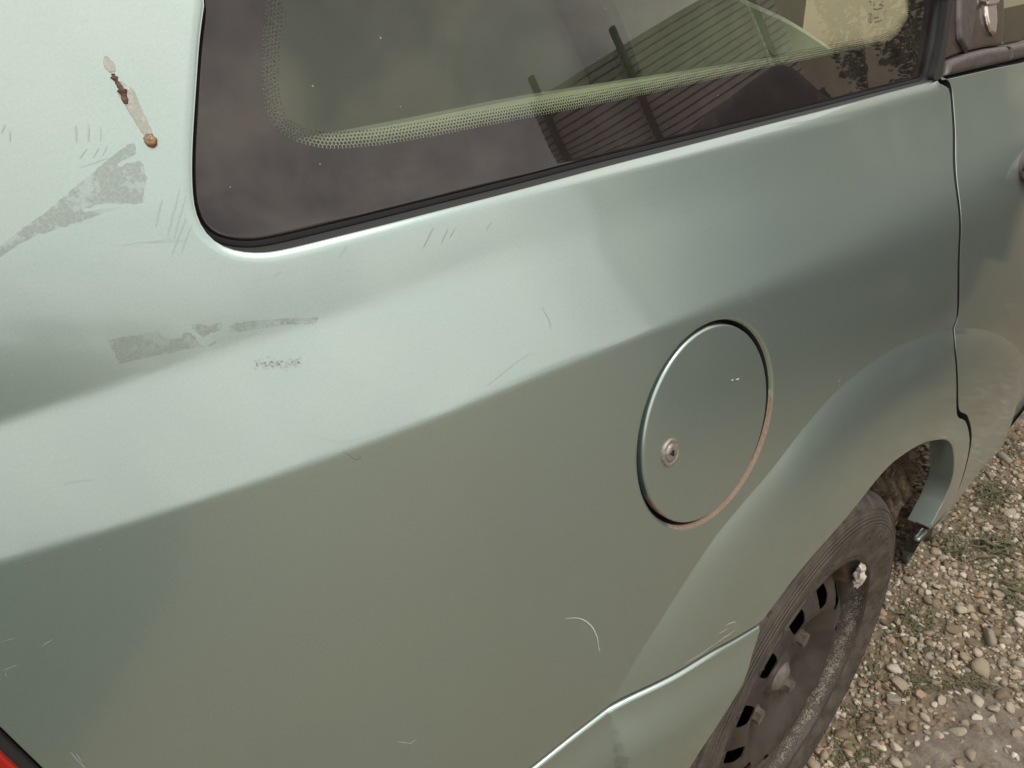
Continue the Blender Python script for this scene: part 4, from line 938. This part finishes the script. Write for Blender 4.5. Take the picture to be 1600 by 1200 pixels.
# ------------------------------------------------------------------ what the glass and paint reflect: fence, parked car, trees, wall
M['corr'] = simple('weathered_corrugated_sheet', (.62, .58, .56), .6, 0, col2=(.70, .66, .63), sc=5)
M['post'] = simple('dark_fence_post', (.075, .068, .06), .8)
fence = tag(empty('corrugated_fence', (0, 0, 0)), 'tall grey corrugated sheet fence with dark posts, seen reflected in the window', 'fence')
FA = R(-58); fo = np.array([-.3, .1]); D_ = 5.4; fn = np.array([math.cos(FA), math.sin(FA)]); ft_ = np.array([-fn[1], fn[0]])
def fp(s, z, d=0): c = fo+fn*(D_+d)+ft_*s; return (c[0], c[1], z)
def sheet_corr(s0, s1, z0, z1):
    V = []; zz = []; z_ = z0
    while z_ < z1: zz += [(z_, 0), (z_+.050, 0), (z_+.054, .04), (z_+.064, .04)]; z_ += .068
    for z_, dz in zz:
        for s in (s0, s1): V.append(fp(s, z_, dz))
    return V, [(2*i, 2*i+1, 2*i+3, 2*i+2) for i in range(len(zz)-1)]
for s0, s1 in ((.62, 1.78), (1.79, 3.56), (3.57, 3.95)):
    V, F = sheet_corr(s0, s1, .05, 3.17); mesh('fence_sheet', V, F, M['corr'], fence, smooth=False)
for s in (.72, 1.78, 3.57):
    V, F = tube([fp(s, 0, -.08), fp(s+.02, 3.30, -.08)], .045, 10); mesh('fence_post', V, F, M['post'], fence)

M['blackpaint'] = simple('black_car_paint', (.008, .008, .009), .65); M['darkglass'] = simple('dark_car_glass', (.015, .016, .016), .05)
pc2 = tag(empty('parked_car', (2.73, -1.91, 0), R(-34)), 'black car parked behind the photographer, seen only as a dark reflection', 'car')
prof = [(-2.0, .35), (-2.05, .75), (-1.9, .98), (-1.2, 1.06), (-.55, 1.50), (.2, 1.60), (1.1, 1.56), (1.75, 1.10), (1.95, .95), (1.98, .35)]
bm = bmesh.new(); PR = spline(np.array(prof)*(.84, 1.09), .08); rows = []
for y, ins in ((-.76, .04), (-.70, .0), (-.45, -.02), (0, -.03), (.45, -.02), (.70, .0), (.76, .04)): rows.append([bm.verts.new((x, y*(1-.16*sstep(1.1, 1.85, z)), max(.3, z-ins))) for x, z in PR])
for a, b in zip(rows, rows[1:]):
    for i in range(len(PR)-1): bm.faces.new((a[i], a[i+1], b[i+1], b[i]))
bm.faces.new(rows[0]); bm.faces.new(rows[-1][::-1])
from_bm('body', bm, M['blackpaint'], pc2, True)
for y in (-.70, .70):
    for x in (-1.05, 1.05):
        V, F = lathe([(.001, -.09), (.2, -.1), (.31, -.09), (.32, 0), (.31, .09), (.2, .1), (.001, .09)], 32); o = mesh('wheel', V, F, M['tyre'], pc2, attrs=None); o.location = (x, y, .32)
for s_ in (-1, 1):
    slab('side_window', [(-.65, s_*.745, 1.15), (1.0, s_*.745, 1.15), (.75, s_*.665, 1.55), (-.3, s_*.665, 1.55)], .01*s_, M['darkglass'], pc2)

wall = tag(empty('garden_wall', (0, 0, 0)), 'plain beige rendered house wall, seen reflected at the right of the window', 'wall')
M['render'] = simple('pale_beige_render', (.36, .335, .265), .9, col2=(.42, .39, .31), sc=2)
bm = bmesh.new(); box(bm, 13, -2.2, 2.6, .3, 7, 5.2); from_bm('wall_body', bm, M['render'], wall)
bm = bmesh.new(); box(bm, 13, -2.2, 5.26, .42, 7.1, .12); from_bm('coping', bm, M['render'], wall)

M['foliage'] = simple('dark_foliage', (.030, .045, .018), .8, col2=(.065, .085, .035), sc=4)
M['bark'] = simple('grey_bark', (.09, .07, .05), .9)
def tree(x, y, h, rad, label, seed, conifer=False, n=900):
    rg = np.random.default_rng(seed); o = tag(empty('conifer_tree' if conifer else 'broadleaf_tree', (x, y, 0)), label, 'tree', 'trees standing round the yard')
    V, F = tube([(0, 0, 0), (.05, .02, h*.4), (0, 0, h*.9)], [.05*h/3, .035*h/3, .008], 8); mesh('trunk', V, F, M['bark'], o); V = []; F = []
    for _ in range(n):
        if conifer:
            f_ = rg.random()**.8; z_ = h*(.12+.88*f_); r_ = rad*(1-f_)*rg.uniform(.3, 1.1)+.03
        else:
            u_ = rg.normal(size=3); u_ /= np.linalg.norm(u_); q = rg.random()**.35; r_ = None
        a = rg.uniform(0, 6.3)
        c_ = np.array([r_*math.cos(a), r_*math.sin(a), z_]) if conifer else np.array([u_[0]*rad*q, u_[1]*rad*q, h*.62+u_[2]*h*.38*q])*(1, 1, 1)
        s_ = h*(.009 if conifer else .035)*rg.uniform(.5, 1.5); A = rg.normal(size=3); A /= np.linalg.norm(A); B = np.cross(A, rg.normal(size=3)); B /= np.linalg.norm(B); k0 = len(V)
        V += [c_+A*s_, c_+B*s_*.5, c_-A*s_, c_-B*s_*.5]; F.append((k0, k0+1, k0+2, k0+3))
    mesh('crown', V, F, M['foliage'], o, smooth=False)
tree(6.2, -1.85, 3.6, .50, 'slender conifer in front of the beige wall', 1, True, 4500)
tree(6.1, -2.35, 1.9, .4, 'short bushy conifer beside the slender one', 2, True, 3000)
for i, (az, d_, h, rad, lb) in enumerate([(-62, 24, 4.2, 2.6, 'wide round tree beyond the end of the fence'), (-74, 27, 3.4, 3.0, 'low spreading tree left of the wide round one'), (-86, 22, 3.6, 2.2, 'compact tree straight behind the photographer'), (-97, 26, 3.2, 3.0, 'broad low tree behind the open yard'), (-108, 23, 3.8, 2.4, 'taller round tree in the middle of the far row'),
        (-120, 25, 3.0, 3.0, 'short spreading tree of the far row'), (-132, 25, 3.0, 2.4, 'dense tree towards the rear of the car'), (-145, 26, 2.6, 2.4, 'tall tree behind the car at the left'), (-158, 28, 2.5, 2.8, 'wide tree directly behind the car'), (-30, 26, 6.5, 3.2, 'high tree rising behind the fence')]):
    tree(-.5+d_*math.cos(R(az)), d_*math.sin(R(az)), h, rad, lb, 10+i, False, 1100)

# dark grass added to darken the rear paint's reflections, wall along its far side
t = MT('added_dark_grass'); b_ = t.noise(30, 8, .7); M['grass'] = t.end(t.pbr(t.mix(b_, (.020, .032, .014), (.060, .075, .035)), .95, nrm=t.bump(b_, 1, .02)))
V = [(-1.55, -.15, .016), (-2.3, -2.6, .016), (-5, -9, .016), (-30, -12, .016), (-30, 6, .016), (-1.9, 3, .016)]
tag(mesh('added_reflection_verge', V, [tuple(range(6))[::-1]], M['grass'], smooth=False), kind='structure')
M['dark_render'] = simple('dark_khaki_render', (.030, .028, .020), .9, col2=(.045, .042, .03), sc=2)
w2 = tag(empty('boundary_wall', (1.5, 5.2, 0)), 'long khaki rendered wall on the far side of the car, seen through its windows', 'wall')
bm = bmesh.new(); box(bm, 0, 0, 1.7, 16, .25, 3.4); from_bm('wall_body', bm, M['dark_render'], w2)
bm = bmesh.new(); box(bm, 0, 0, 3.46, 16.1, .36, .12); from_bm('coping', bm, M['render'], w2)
